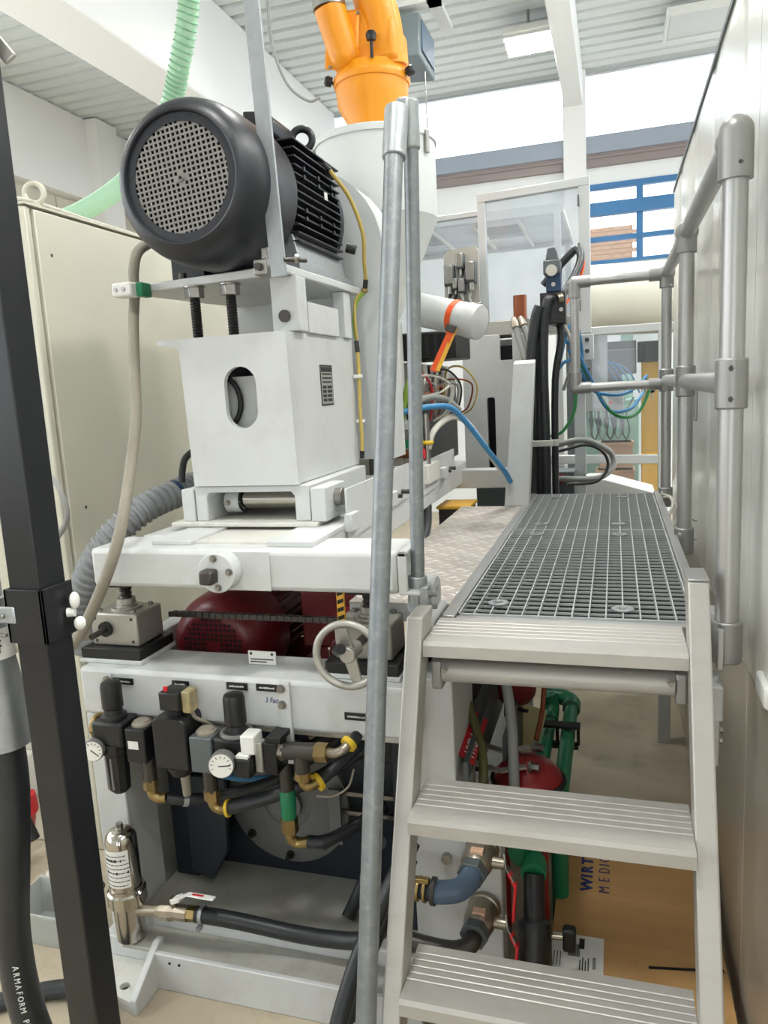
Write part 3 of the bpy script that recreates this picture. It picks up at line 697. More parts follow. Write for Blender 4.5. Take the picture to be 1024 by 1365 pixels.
tag(build('red_valve_body', G().cyl((-0.74, 1.93, 0.86), (-0.74, 2.08, 0.86), 0.055, n=20).box(-0.80, -0.68, 2.0, 2.1, 0.80, 0.95), 'motor_red', bevel=0.006), 'small dark red gear housing behind the handwheel', 'gear housing')
tag(build('motor_shelf', G().box(-1.325, -0.57, 1.88, 2.75, 0.54, 0.559), 'blue_dark', smooth=False), 'dark shelf carrying the red motor inside the base', 'shelf')
lp = thing('number_plate', 'small white number plate standing on the white crossbeam', 'sign', (-0.915, 1.75, 0.885))
build('plate', G().box(-0.955, -0.873, 1.744, 1.750, 0.886, 0.924), 'label_white', lp, bevel=0.002)
build('printed_line', G().box(-0.948, -0.880, 1.7432, 1.744, 0.9, 0.903).box(-0.948, -0.9, 1.7432, 1.744, 0.893, 0.896), 'ink_black', lp)
for x in (-0.945, -0.883): build('screw', G().cyl((x, 1.7425, 0.917), (x, 1.7445, 0.917), 0.004, n=8), 'steel_dark', lp)
hz = thing('hazard_ruler', 'yellow and black striped strip hanging below the upper frame', 'scale strip', (-0.66, 1.70, 1.0))
build('strip', G().box(-0.672, -0.652, 1.705, 1.712, 1.005, 1.117), 'yellow_strap', hz)
for k in range(5): build('stripe', G().prism([(-0.670, 1.012+k*0.021), (-0.654, 1.018+k*0.021), (-0.654, 1.028+k*0.021), (-0.670, 1.022+k*0.021)], at(XZ, y=1.7035), 0.0015), 'label_black', hz, smooth=False)

# ================================================================== gearbox pedestal
pd = thing('motor_pedestal', 'white box pedestal with oval opening below the black motor', 'machine pedestal', (-1.0, 2.15, 1.23))
ped_base = [(-1.245, 1.88), (-0.79, 1.88), (-0.79, 2.5), (-1.245, 2.5)]
build('base_plate', G().box(-1.245, -0.785, 1.885, 2.52, 1.238, 1.250), 'white_dirty', pd, bevel=0.002)
prof = [(-1.172, 1.25), (-1.172, 1.352), (-0.812, 1.352), (-0.812, 1.25), (-0.858, 1.25), (-0.858, 1.322), (-0.868, 1.334), (-1.125, 1.334), (-1.135, 1.322), (-1.135, 1.25)]
build('saddle', G().prism(prof, at(XZ, y=1.91), 0.50), 'machine_white', pd, bevel=0.003)
build('lock_cylinder', G().cyl((-1.06, 2.0, 1.30), (-0.862, 2.0, 1.30), 0.026, n=24), 'steel_shiny', pd)
build('cylinder_end', G().cyl((-1.115, 2.0, 1.295), (-1.06, 2.0, 1.295), 0.033, n=20), 'machine_white', pd, bevel=0.004)
build('clip', G().torus((-1.062, 2.0, 1.298), (1, 0, 0), 0.031, 0.005, 20, 8), 'black_rubber', pd)
bolt(pd, (-1.10, 1.968, 1.295), (0, -1, 0), 0.006, 0.008)
build('side_block', G().box(-1.215, -1.175, 1.905, 2.05, 1.25, 1.345), 'machine_white', pd, bevel=0.003)
sb = build('side_block', G().box(-0.806, -0.762, 1.90, 2.06, 1.25, 1.345), 'machine_white', pd, bevel=0.003)
build('pin_end', G().lathe((-0.762, 1.985, 1.308), (1, 0, 0), [(0, 0.026), (0.02, 0.026), (0.022, 0.024)], 24), 'steel', sb)
# body: front plate with oval opening, side, back, top
ov = []
cx, cz, rx, hz_ = -0.9925, 1.601, 0.049, 0.036
for i in range(13): a = PI*i/12; ov.append((cx+rx*math.cos(a), cz+hz_+rx*math.sin(a)))
for i in range(13): a = PI+PI*i/12; ov.append((cx+rx*math.cos(a), cz-hz_+rx*math.sin(a)))
build('front_plate', G().prism([[(-1.165, 1.354), (-0.838, 1.354), (-0.845, 1.772), (-1.175, 1.772)], ov], at(XZ, y=1.90), 0.018), 'machine_white', pd, smooth=False)
build('side_plate', G().box(-0.862, -0.8445, 1.918, 2.44, 1.354, 1.772), 'machine_white', pd, bevel=0.001)
build('side_plate', G().box(-1.172, -1.155, 1.918, 2.44, 1.354, 1.772), 'machine_white', pd, bevel=0.001)
build('back_plate', G().box(-1.155, -0.862, 2.42, 2.44, 1.354, 1.772), 'machine_white', pd)
build('top_plate', G().prism([(-1.245, 1.772), (-1.245, 1.758), (-1.19, 1.752), (-1.172, 1.735), (-1.156, 1.735), (-1.156, 1.757), (-0.862, 1.757), (-0.862, 1.772)], at(XZ, y=1.902), 0.53), 'machine_white', pd, bevel=0.002)
build('inner_pulley', G().prism([(-1.12, 1.5), (-1.0, 1.5), (-0.95, 1.58), (-0.95, 1.66), (-1.12, 1.66)], at(XZ, y=1.965), 0.1), 'hopper_white', pd)
build('inner_belt', G().torus((-1.105, 1.95, 1.59), (0, 1, 0), 0.085, 0.008, 30, 8), 'black_rubber', pd)
build('plate_border', G().box(-0.8445, -0.8430, 2.130, 2.230, 1.563, 1.685), 'label_black', pd)
rp_ = build('rating_plate', G().box(-0.8445, -0.8425, 2.135, 2.225, 1.568, 1.68), 'cast_silver', pd)
g = G()
for k in range(3): g.box(-0.8425, -0.8420, 2.142+0.0*k, 2.218, 1.655-k*0.012, 1.660-k*0.012)
g.box(-0.8425, -0.8420, 2.136, 2.224, 1.664, 1.679)
for k in range(4):
    g.box(-0.8425, -0.8420, 2.142, 2.172, 1.575+k*0.013, 1.584+k*0.013).box(-0.8425, -0.8420, 2.180, 2.218, 1.575+k*0.013, 1.584+k*0.013)
build('plate_print', g, 'label_black', rp_, smooth=False)
# threaded rods, nuts, hinge blocks
for x, y in ((-1.152, 1.975), (-1.042, 1.985)):
    rod = build('threaded_rod', G().lathe((x, y, 1.772), (0, 0, 1), [(0.004*k, 0.0155 if k % 2 else 0.0135) for k in range(38)], 14), 'black_plastic', pd)
    build('hex_nut', G().cyl((x, y, 1.888), (x, y, 1.918), 0.028, n=6), 'steel', rod, bevel=0.002)
    build('washer', G().cyl((x, y, 1.917), (x, y, 1.921), 0.031, n=18), 'steel', rod)
hbk = build('hinge_block', G().box(-0.905, -0.825, 1.955, 2.02, 1.774, 1.921), 'machine_white', pd, bevel=0.003)
build('hinge_pin', G().cyl((-0.866, 1.948, 1.815), (-0.866, 1.956, 1.815), 0.017, n=20), 'steel_dark', hbk)
build('hinge_block', G().box(-0.875, -0.835, 2.36, 2.42, 1.774, 1.921), 'machine_white', pd, bevel=0.003)
build('hinge_block', G().box(-0.85, -0.835, 2.05, 2.30, 1.774, 1.86), 'machine_white', pd, bevel=0.002)

# ================================================================== motor plate + black motor
mp_ = thing('motor_plate', 'white steel plate carrying the black motor', 'mounting plate', (-1.08, 2.2, 1.92))
build('plate', G().prism([(-1.385, 2.00), (-0.835, 1.915), (-0.825, 2.50), (-1.30, 2.53)], at(XY, z=1.922), 0.024), 'machine_white', mp_, bevel=0.004)
bk = build('cable_clamp', G().box(-1.385, -1.32, 1.915, 1.965, 1.905, 1.945), 'label_white', mp_, bevel=0.006)
build('clamp_pad', G().box(-1.322, -1.30, 1.94, 1.99, 1.905, 1.945), 'pipe_green', mp_, bevel=0.004)
for x in (-1.37, -1.345): build('screw', G().cyl((x, 1.911, 1.925), (x, 1.916, 1.925), 0.006, n=10), 'steel', bk)
bm_ = build('bar_clamp', G().box(-0.905, -0.865, 1.86, 1.915, 1.915, 1.955).box(-0.885, -0.865, 1.87, 1.90, 1.95, 1.985), 'steel', mp_, bevel=0.003)
build('screw', G().cyl((-0.888, 1.85, 1.935), (-0.888, 1.865, 1.935), 0.010, n=12), 'steel_dark', bm_)
sbar = thing('steel_bar', 'tall flat steel bar rising past the black motor', 'bar', (-0.845, 1.85, 1.90))
build('bar', G().bar((-0.832, 1.86, 1.905), (-0.875, 1.86, 3.3), 0.042, 0.010, (0, -1, 0)), 'galv_light', sbar, bevel=0.001)
build('bolt_rod', G().cyl((-0.815, 1.855, 1.945), (-0.77, 1.90, 1.945), 0.006, n=10), 'steel_dark', sbar)
build('wing_nut', G().sphere((-0.79, 1.88, 1.95), 0.012, 10, 6), 'steel', sbar)

mo = thing('black_motor', 'large black electric motor with square-hole fan grille and side fins', 'motor', (-1.05, 2.1, 1.946))
MC = Vector((-1.038, 1.755, 2.152)); MR = 0.205
build('fan_cowl', G().lathe(MC, (0, 1, 0), [(0.014, 0.150), (0.014, 0.152), (0.002, 0.156), (0.0, 0.160), (0.003, 0.168), (0.014, 0.182), (0.035, 0.195), (0.065, 0.202), (0.11, MR), (0.27, MR), (0.275, MR-0.003)], 72, cap=False), 'motor_black', mo)
# perforated grille: real square holes
g = G(); q = 0.0132; hh = 0.0041; RG = 0.146
ca, sa = math.cos(0.12), math.sin(0.12)
def gpt(u, v): return Vector((MC.x+u*ca-v*sa, MC.y+0.012, MC.z+u*sa+v*ca))
for i in range(-12, 13):
    for j in range(-12, 13):
        u = (i+(0.0 if j % 2 else 0.0))*q; v = j*q
        if math.hypot(u, v) > RG: continue
        b = len(g.v); o = q/2
        solid = math.hypot(u, v) < q*1.1 or math.hypot(u, v) > RG-0.012
        for (du, dv) in ((-o, -o), (o, -o), (o, o), (-o, o)): g.v.append(gpt(u+du, v+dv))
        if solid: g.f.append((b, b+1, b+2, b+3)); continue
        for (du, dv) in ((-hh, -hh), (hh, -hh), (hh, hh), (-hh, hh)): g.v.append(gpt(u+du, v+dv))
        for (du, dv) in ((-hh, -hh), (hh, -hh), (hh, hh), (-hh, hh)): g.v.append(gpt(u+du, v+dv)+Vector((0, 0.004, 0)))
        for k in range(4):
            k2 = (k+1) % 4; g.f.append((b+k, b+k2, b+4+k2, b+4+k)); g.f.append((b+4+k, b+4+k2, b+8+k2, b+8+k))
build('grille', g, 'grille_grey', mo, smooth=False)
build('grille_rim', G().prism([circ(MC.x, MC.z, 0.1535, 48), circ(MC.x, MC.z, 0.133, 48)], at(XZ, y=MC.y+0.010), 0.004), 'motor_black', mo)
build('grille_centre', G().cyl(MC+V(0, 0.008, 0), MC+V(0, 0.014, 0), 0.009, n=14), 'grille_grey', mo)
build('grille_screw', G().cyl(MC+V(0, 0.006, 0), MC+V(0, 0.010, 0), 0.004, n=10), 'dark_void', mo)
build('fan', G().cyl(MC+V(0, 0.045, 0), MC+V(0, 0.055, 0), 0.148, n=32), 'dark_void', mo)
build('body', G().cyl(MC+V(0, 0.20, 0), MC+V(0, 0.66, 0), 0.172, n=48), 'motor_black', mo)
pfin = 0
for k in range(13):
    z = -0.125+k*0.0225
    for s in (-1, 1):
        x0 = math.sqrt(max(0.172**2-z*z, 0.001))
        gq = G()
        gq.box(MC.x+s*(x0-0.01) if s > 0 else MC.x-0.196, MC.x+0.196 if s > 0 else MC.x-(x0-0.01), MC.y+0.285, MC.y+0.645, MC.z+z-0.0025, MC.z+z+0.0025)
        fin = build('fin', gq, 'motor_black', mo, bevel=0.0015)
        if s > 0 and k in (3, 4, 8, 9):
            for yy_ in (0.34, 0.45, 0.56): build('fin_clip', G().box(MC.x+0.188, MC.x+0.200, MC.y+yy_, MC.y+yy_+0.012, MC.z+z-0.006, MC.z+z+0.006), 'black_plastic', fin)
for k in range(9):
    x = -0.09+k*0.0225; z0 = math.sqrt(0.172**2-x*x)
    build('fin', G().box(MC.x+x-0.0025, MC.x+x+0.0025, MC.y+0.285, MC.y+0.645, MC.z+z0-0.01, MC.z+0.192), 'motor_black', mo, bevel=0.0015)
build('end_shield', G().lathe(MC+V(0, 0.645, 0), (0, 1, 0), [(0, 0.195), (0.03, 0.195), (0.06, 0.15)], 40), 'motor_black', mo)
build('terminal_box', G().prism([(-0.99, 2.335), (-0.91, 2.32), (-0.905, 2.36), (-0.92, 2.378), (-0.99, 2.388)], at(XZ, y=2.04), 0.17), 'black_plastic', mo, bevel=0.008)
eb = build('eyebolt', G().torus((-0.895, 2.24, 2.355), (0.35, -1, 0), 0.030, 0.011, 24, 10).cyl((-0.895, 2.24, 2.27), (-0.895, 2.24, 2.325), 0.012, n=12), 'black_paint', mo)
for y0, y1 in ((2.04, 2.42),):
    build('foot', G().prism([(-0.925, 1.9465), (-0.842, 1.9465), (-0.846, 1.972), (-0.862, 2.045), (-0.885, 2.06), (-0.925, 2.055)], at(XZ, y=y0), y1-y0), 'galv_light', mo, bevel=0.003)
    build('foot', G().box(-1.26, -1.15, y0, y1, 1.9465, 2.02), 'black_paint', mo, bevel=0.004)
build('foot_toe', G().box(-0.845, -0.838, 2.02, 2.46, 1.9465, 1.966), 'galv_light', mo, bevel=0.002)
for y in (2.0, 2.02): pass
build('foot_bolt', G().cyl((-1.20, 2.0, 1.9465), (-1.20, 2.0, 1.965), 0.012, n=8), 'steel_dark', mo)
build('cable_gland', G().cyl((-0.845, 2.44, 2.07), (-0.815, 2.45, 2.06), 0.016, n=12), 'black_plastic', mo)
build('logo_plate', G().box(MC.x+0.1965, MC.x+0.199, MC.y+0.50, MC.y+0.522, MC.z+0.028, MC.z+0.05).box(MC.x+0.1965, MC.x+0.200, MC.y+0.508, MC.y+0.518, MC.z+0.034, MC.z+0.046), 'label_white', mo)

# ================================================================== belt guard
bg = thing('belt_guard', 'tall grey-white belt guard with rounded top behind the black motor', 'belt guard', (-1.05, 2.55, 1.36))
pr = []
for i in range(17):
    a = PI*i/16; pr.append((-1.04+0.292*math.cos(a)*1.0, 2.07+0.292*math.sin(a)))
prof = [(-0.748, 1.36)] + pr + [(-1.332, 1.36)]
build('front_face', G().prism(prof, at(XZ, y=2.535), 0.012), 'guard_grey', bg)
pr2 = [(x, z) for x, z in prof]
inner = [(x*1.0+(0.012 if x < -1.04 else -0.012), z-(0.012 if z > 1.5 else -0.0)) for x, z in prof]
build('rim', G().prism([prof, [(-0.762, 1.375)]+[(-1.04+0.278*math.cos(PI*i/16), 2.07+0.278*math.sin(PI*i/16)) for i in range(17)]+[(-1.318, 1.375)]], at(XZ, y=2.548), 0.14), 'machine_white', bg)
build('back_face', G().prism(prof, at(XZ, y=2.688), 0.01), 'machine_white', bg)
for x in (-0.84, -0.80): build('mounting_stud', G().cyl((x, 2.56, 1.30), (x, 2.56, 1.36), 0.008, n=10), 'steel_dark', bg)
build('stand', G().box(-1.30, -0.76, 2.548, 2.66, 1.226, 1.30), 'machine_white', bg, bevel=0.004)

# earth wires
def wire(name, pts, r, m, lab, cat='cable', group=None, n=8, sub=6):
    return tag(build(name, G().tube(pts, r, n, sub), m), lab, cat, group)
ew = thing('earth_wire', 'brown-yellow wire curving from black motor down to the plate', 'wire', (-0.80, 2.40, 1.93))
build('insulation', G().tube([(-0.835, 2.30, 2.275), (-0.795, 2.36, 2.20), (-0.772, 2.40, 2.10), (-0.782, 2.43, 2.02), (-0.79, 2.46, 1.965)], 0.0065, 8), 'yellow_wire', ew)
build('sleeve', G().tube([(-0.875, 2.26, 2.30), (-0.852, 2.285, 2.292), (-0.835, 2.30, 2.275)], 0.0085, 8), 'black_rubber', ew)
build('sleeve', G().tube([(-0.79, 2.46, 1.965), (-0.795, 2.465, 1.94)], 0.0085, 8, sm=False), 'black_rubber', ew)
build('cable_lug', G().sphere((-0.80, 2.47, 1.932), 0.012, 10, 6), 'brass', ew)
ew2 = thing('earth_wire', 'green-yellow wire looping from motor plate to pedestal top', 'wire', (-0.83, 2.46, 1.77))
build('insulation', G().tube([(-0.80, 2.465, 1.925), (-0.825, 2.465, 1.90), (-0.838, 2.455, 1.84), (-0.835, 2.455, 1.772)], 0.006, 8), 'green_wire', ew2)
build('insulation', G().tube([(-0.806, 2.467, 1.928), (-0.831, 2.460, 1.90), (-0.832, 2.450, 1.84), (-0.829, 2.450, 1.772)], 0.0045, 8), 'yellow_wire', ew2)
ew3 = thing('earth_wire', 'yellow wire clipped down the edge of the white pedestal', 'wire', (-0.83, 2.43, 1.36))
build('insulation', G().tube([(-0.828, 2.445, 1.73), (-0.826, 2.44, 1.66), (-0.826, 2.43, 1.56), (-0.824, 2.425, 1.46), (-0.824, 2.42, 1.40)], 0.0065, 8), 'yellow_wire', ew3)
build('sleeve', G().tube([(-0.832, 2.45, 1.768), (-0.828, 2.445, 1.73)], 0.008, 8, sm=False).tube([(-0.824, 2.42, 1.40), (-0.826, 2.42, 1.375)], 0.008, 8, sm=False), 'black_rubber', ew3)
for z in (1.65, 1.50): build('clip', G().box(-0.842, -0.815, 2.425, 2.445, z-0.006, z+0.006), 'label_white', ew3, bevel=0.002)

# ================================================================== hopper and orange loader
ho = thing('material_hopper', 'white cylindrical material hopper with cone bottom and lid rim', 'hopper', (-0.90, 2.98, 1.9))
HC = Vector((-0.888, 2.98, 0))
build('drum', G().lathe(HC+V(0, 0, 2.25), (0, 0, 1), [(0, 0.232), (0.275, 0.232)], 48), 'hopper_white', ho)
build('cone', G().lathe(HC+V(0, 0, 1.83), (0, 0, 1), [(0, 0.06), (0.04, 0.06), (0.42, 0.232)], 48), 'hopper_white', ho)
build('lid', G().lathe(HC+V(0, 0, 2.525), (0, 0, 1), [(0, 0.238), (0.022, 0.238), (0.026, 0.234), (0.026, 0.02)], 48), 'hopper_white', ho)
for an in (-0.35, 1.7, 3.4):
    lx, ly = math.cos(an), math.sin(an)
    build('latch', G().bar(HC+V(lx*0.24, ly*0.24, 2.46), HC+V(lx*0.24, ly*0.24, 2.54), 0.02, 0.012, (lx, ly, 0)), 'steel', ho, bevel=0.003)
build('outlet', G().cyl(HC+V(0, 0, 1.45), HC+V(0, 0, 1.86), 0.07, n=24), 'hopper_white', ho)
build('feed_block', G().box(-1.02, -0.80, 2.85, 3.11, 1.24, 1.44), 'cast_silver', ho, bevel=0.006)
build('outlet_flange', G().box(-1.02, -0.76, 2.85, 3.11, 1.44, 1.47), 'machine_white', ho, bevel=0.004)
ol = thing('hopper_loader', 'orange vacuum hopper loader with twin pipes above the hopper', 'hopper loader', (-0.89, 2.98, 2.58))
build('cone', G().lathe(HC+V(0, 0, 2.553), (0, 0, 1), [(0, 0.078), (0.02, 0.078), (0.13, 0.136), (0.195, 0.140)], 40), 'orange_paint', ol)
build('ring', G().lathe(HC+V(0, 0, 2.748), (0, 0, 1), [(0, 0.144), (0.012, 0.149), (0.028, 0.147), (0.040, 0.138), (0.06, 0.132)], 40), 'orange_paint', ol)
build('head', G().prism([(-0.13, 0.0), (0.13, 0.0), (0.125, 0.14), (0.04, 0.19), (-0.12, 0.20)], frame_m((HC.x, HC.y-0.10, 2.80), (1, 0, 0), (0, 0, 1)) @ Matrix.Diagonal((1, 1, -1, 1)), 0.20), 'orange_paint', ol, bevel=0.02)
build('inlet_cover', G().obox((HC.x-0.075, HC.y-0.105, 2.885), (0.13, 0.02, 0.19), Matrix.Rotation(0.12, 3, 'Y')), 'orange_paint', ol, bevel=0.01)
build('inlet_pipe', G().cyl((HC.x-0.07, HC.y-0.10, 2.84), (HC.x-0.105, HC.y-0.14, 2.99), 0.058, n=28).sphere((HC.x-0.07, HC.y-0.10, 2.84), 0.058, 20, 10), 'orange_paint', ol)
build('hose_cuff', G().cyl((HC.x-0.105, HC.y-0.14, 2.985), (HC.x-0.108, HC.y-0.143, 3.02), 0.062, n=28), 'steel', ol)
build('hose_end', G().cyl((HC.x-0.108, HC.y-0.143, 3.02), (HC.x-0.13, HC.y-0.17, 3.4), 0.060, n=28), 'cable_white', ol)
build('vacuum_pipe', G().tube([(HC.x+0.07, HC.y-0.02, 2.80), (HC.x+0.06, HC.y-0.04, 2.95), (HC.x+0.03, HC.y-0.05, 3.08), (HC.x+0.02, HC.y-0.05, 3.4)], 0.075, 24), 'orange_paint', ol)
for (dx, dy) in ((0.045, -0.13), (-0.135, -0.06), (0.145, -0.03)):
    kb = build('clamp_knob', G().lathe(HC+V(dx, dy, 2.80 if dx > 0 and dx < 0.1 else 2.765), (dx*0.6, dy*0.6, 0.55 if 0 < dx < 0.1 else 0.03), [(0, 0.006), ((0.055 if 0 < dx < 0.1 else 0.006), 0.006), ((0.055 if 0 < dx < 0.1 else 0.006), 0.017), ((0.075 if 0 < dx < 0.1 else 0.026), 0.02), ((0.085 if 0 < dx < 0.1 else 0.034), 0.014)], 14), 'black_plastic', ol)
for (dx, dz) in ((-0.005, 2.965), (-0.012, 2.80), (-0.125, 2.80)): build('screw', G().cyl((HC.x+dx, HC.y-0.118, dz), (HC.x+dx, HC.y-0.112, dz), 0.006, n=10), 'steel', ol)
wire('hanging_cable', [(-1.06, 2.86, 2.70), (-1.10, 2.84, 2.69), (-1.16, 2.80, 2.74), (-1.20, 2.78, 2.86), (-1.20, 2.76, 3.0), (-1.18, 2.75, 3.4)], 0.006, 'cable_grey', 'thin grey cable hanging in a curve beside the orange loader')

# green suction hose with ribs
gh = thing('suction_hose', 'ribbed pale green suction hose hanging behind the black motor', 'hose', (-1.9, 3.4, 2.4))
pts = [(-1.70, 3.2, 3.9), (-1.707, 3.2, 3.482), (-1.80, 3.3, 3.305), (-1.926, 3.4, 3.176), (-2.084, 3.5, 3.07), (-2.274, 3.6, 2.935), (-2.413, 3.5, 2.693), (-2.436, 3.3, 2.553), (-2.55, 3.1, 2.44), (-2.7, 2.95, 2.40)]
pts = [(-1.72, 3.2, 3.9), (-1.74, 3.2, 3.48), (-1.80, 3.25, 3.29), (-1.89, 3.3, 3.12), (-1.98, 3.35, 2.99), (-2.10, 3.35, 2.80), (-2.23, 3.30, 2.66), (-2.36, 3.2, 2.54), (-2.50, 3.1, 2.46), (-2.66, 3.0, 2.42)]
SPt = smooth_path(pts, 14)
g = G().tube(SPt, 0.046, 14, sm=False, rfun=lambda k, m: (0.0465 if k % 2 else 0.0425) if k < m*0.62 else 0.046)
build('hose_wall', g, 'green_hose', gh)
g = G()
for k in range(0, int(len(SPt)*0.62), 2):
    d = (SPt[k+1]-SPt[k]); 
    if d.length > 1e-6: g.torus(SPt[k], d, 0.0465, 0.0035, 14, 5)
build('spiral_rib', g, 'green_hose_dark', gh)['kind'] = 'stuff'

# ================================================================== air service unit on the crossbeam
au = thing('air_service_unit', 'black compressed-air service unit with two regulators and gauges', 'air service unit', (-1.08, 1.60, 0.56))
def knob(x, y, z, h=0.095):
    k = build('regulator_knob', G().lathe((x, y, z), (0, 0, 1), [(0, 0.034), (0.012, 0.034), (0.016, 0.026), (0.03, 0.024), (0.034, 0.028), (h-0.012, 0.028), (h-0.003, 0.025), (h, 0.018)], 24), 'black_plastic', au)
    return k
def gauge(x, y, z, r, ang):
    gg = build('gauge', G().lathe((x, y+0.035, z), (0.25, -1, 0.05), [(0, r*0.5), (0.01, r), (0.034, r), (0.036, r*0.94)], 28), 'disc_grey', au)
    ax = Vector((0.25, -1, 0.05)).normalized(); c0 = Vector((x, y+0.035, z))+ax*0.0362
    build('dial', G().lathe(c0, ax, [(0, r*0.92), (0.0008, r*0.92)], 28), 'gauge_face', gg)
    M = frame_m(c0+ax*0.001, Vector((1, 0.25, 0)), (0, 0, 1))
    g = G()
    for i in range(11):
        a = math.radians(225-27*i); p0 = M @ Vector((math.cos(a)*r*0.62, math.sin(a)*r*0.62, 0)); p1 = M @ Vector((math.cos(a)*r*0.82, math.sin(a)*r*0.82, 0))
        g.bar(p0, p1, 0.0014, 0.0006, ax)
    p0 = M @ Vector((-math.cos(ang)*r*0.2, -math.sin(ang)*r*0.2, 0.0005)); p1 = M @ Vector((math.cos(ang)*r*0.75, math.sin(ang)*r*0.75, 0.0005)); g.bar(p0, p1, 0.0022, 0.0008, ax)
    build('scale_and_needle', g, 'ink_black', gg, smooth=False)
build('filter_head', G().box(-1.345, -1.250, 1.565, 1.645, 0.700, 0.768), 'black_plastic', au, bevel=0.008)
knob(-1.298, 1.605, 0.765, 0.105)
bw = build('filter_bowl', G().lathe((-1.30, 1.60, 0.702), (0, 0, -1), [(0, 0.036), (0.03, 0.036), (0.034, 0.032), (0.135, 0.029), (0.145, 0.02)], 10), 'black_plastic', au, ang=20)
for a in (0.2, 1.4): build('bowl_slot', G().box(-1.318+a*0.012, -1.312+a*0.012, 1.568, 1.572, 0.575, 0.665), 'disc_grey', bw)
build('inlet_elbow', G().torus((-1.352, 1.61, 0.735), (1, 0, 0.1), 0.030, 0.009, 20, 8), 'brass', au)
gauge(-1.340, 1.545, 0.694, 0.029, -0.7)
db = build('distributor', G().box(-1.245, -1.185, 1.57, 1.645, 0.660, 0.755), 'black_plastic', au, bevel=0.004)
build('sticker', G().box(-1.236, -1.205, 1.5685, 1.570, 0.700, 0.722), 'label_white', db)
build('cap', G().lathe((-1.213, 1.605, 0.755), (0, 0, 1), [(0, 0.026), (0.006, 0.026), (0.008, 0.022), (0.012, 0.02), (0.012, 0.008)], 22), 'cable_beige', db)
sv = build('start_valve', G().prism([(-1.155, 0.655), (-1.055, 0.655), (-1.055, 0.785), (-1.065, 0.795), (-1.145, 0.795), (-1.155, 0.785)], at(XZ, y=1.565), 0.085), 'black_plastic', au, bevel=0.005)
build('valve_cone', G().cyl((-1.105, 1.605, 0.656), (-1.105, 1.605, 0.625), 0.04, 0.025, n=16), 'black_plastic', au)
build('silencer', G().cyl((-1.095, 1.605, 0.63), (-1.095, 1.605, 0.565), 0.014, 0.011, n=14), 'cable_beige', au)
co = build('solenoid_coil', G().box(-1.132, -1.072, 1.575, 1.635, 0.812, 0.862), 'black_plastic', au, bevel=0.004)
build('coil_base', G().cyl((-1.10, 1.605, 0.795), (-1.10, 1.605, 0.815), 0.022, n=16), 'black_plastic', au)
build('coil_button', G().cyl((-1.118, 1.59, 0.862), (-1.118, 1.59, 0.872), 0.006, n=10), 'bright_red', co)
build('coil_plug', G().box(-1.072, -1.045, 1.585, 1.625, 0.805, 0.865), 'amber', co, bevel=0.005)
build('coil_cable', G().tube([(-1.055, 1.605, 0.805), (-1.05, 1.61, 0.785), (-1.035, 1.63, 0.765), (-1.03, 1.645, 0.75)], 0.005, 8), 'cable_beige', au)
d2 = build('distributor', G().box(-1.048, -0.985, 1.565, 1.640, 0.655, 0.752), 'grey_dark_metal', au, bevel=0.004)
build('cap', G().lathe((-1.015, 1.60, 0.752), (0, 0, 1), [(0, 0.027), (0.006, 0.027), (0.008, 0.022), (0.012, 0.02), (0.012, 0.008)], 22), 'cable_beige', d2)
build('regulator_body', G().box(-0.985, -0.885, 1.57, 1.645, 0.690, 0.752), 'black_plastic', au, bevel=0.008)
knob(-0.930, 1.605, 0.750, 0.112)
build('lock_ring', G().torus((-0.930, 1.605, 0.758), (0, 0, 1), 0.037, 0.006, 26, 8), 'disc_grey', au)
gauge(-0.948, 1.53, 0.700, 0.033, 0.05)
build('gauge_stem', G().cyl((-0.955, 1.585, 0.68), (-0.905, 1.60, 0.672), 0.017, n=8), 'brass', au)
ps = build('pressure_switch', G().box(-0.898, -0.860, 1.56, 1.61, 0.722, 0.770), 'label_white', au, bevel=0.003)
build('switch_tail', G().box(-0.866, -0.846, 1.57, 1.60, 0.672, 0.75), 'cast_silver', ps, bevel=0.003)
build('switch_plug', G().box(-0.915, -0.868, 1.545, 1.60, 0.665, 0.715), 'black_plastic', au, bevel=0.005)
build('plug_top', G().box(-0.908, -0.875, 1.55, 1.60, 0.715, 0.722), 'label_white', au)
build('end_block', G().box(-0.845, -0.808, 1.575, 1.650, 0.665, 0.750), 'black_plastic', au, bevel=0.003)
build('end_bracket', G().box(-0.835, -0.795, 1.575, 1.638, 0.750, 0.765), 'black_plastic', au, bevel=0.002)
# brass fittings on the outlet side
bt = build('outlet_tee', G().cyl((-0.800, 1.60, 0.722), (-0.712, 1.60, 0.726), 0.022, n=18).cyl((-0.752, 1.60, 0.72), (-0.752, 1.60, 0.67), 0.020, n=16), 'steel_dark', au)
build('nut', G().cyl((-0.808, 1.60, 0.722), (-0.795, 1.60, 0.722), 0.025, n=6), 'nickel', bt)
build('nut', G().cyl((-0.712, 1.60, 0.726), (-0.680, 1.60, 0.727), 0.024, n=6), 'brass', bt)
build('nut', G().cyl((-0.752, 1.60, 0.675), (-0.752, 1.60, 0.648), 0.020, n=6), 'brass', bt)
build('bent_pipe', G().tube([(-0.682, 1.60, 0.727), (-0.66, 1.60, 0.728), (-0.642, 1.605, 0.735), (-0.632, 1.62, 0.745)], 0.012, 10), 'nickel', au)
build('bent_pipe', G().tube([(-0.752, 1.60, 0.65), (-0.751, 1.60, 0.635), (-0.738, 1.605, 0.628), (-0.722, 1.62, 0.633)], 0.012, 10), 'brass', au)
build('collar', G().cyl((-0.634, 1.616, 0.742), (-0.629, 1.626, 0.747), 0.021, n=18), 'yellow_plastic', au)
build('collar', G().cyl((-0.724, 1.618, 0.632), (-0.718, 1.626, 0.635), 0.024, n=18), 'yellow_plastic', au)
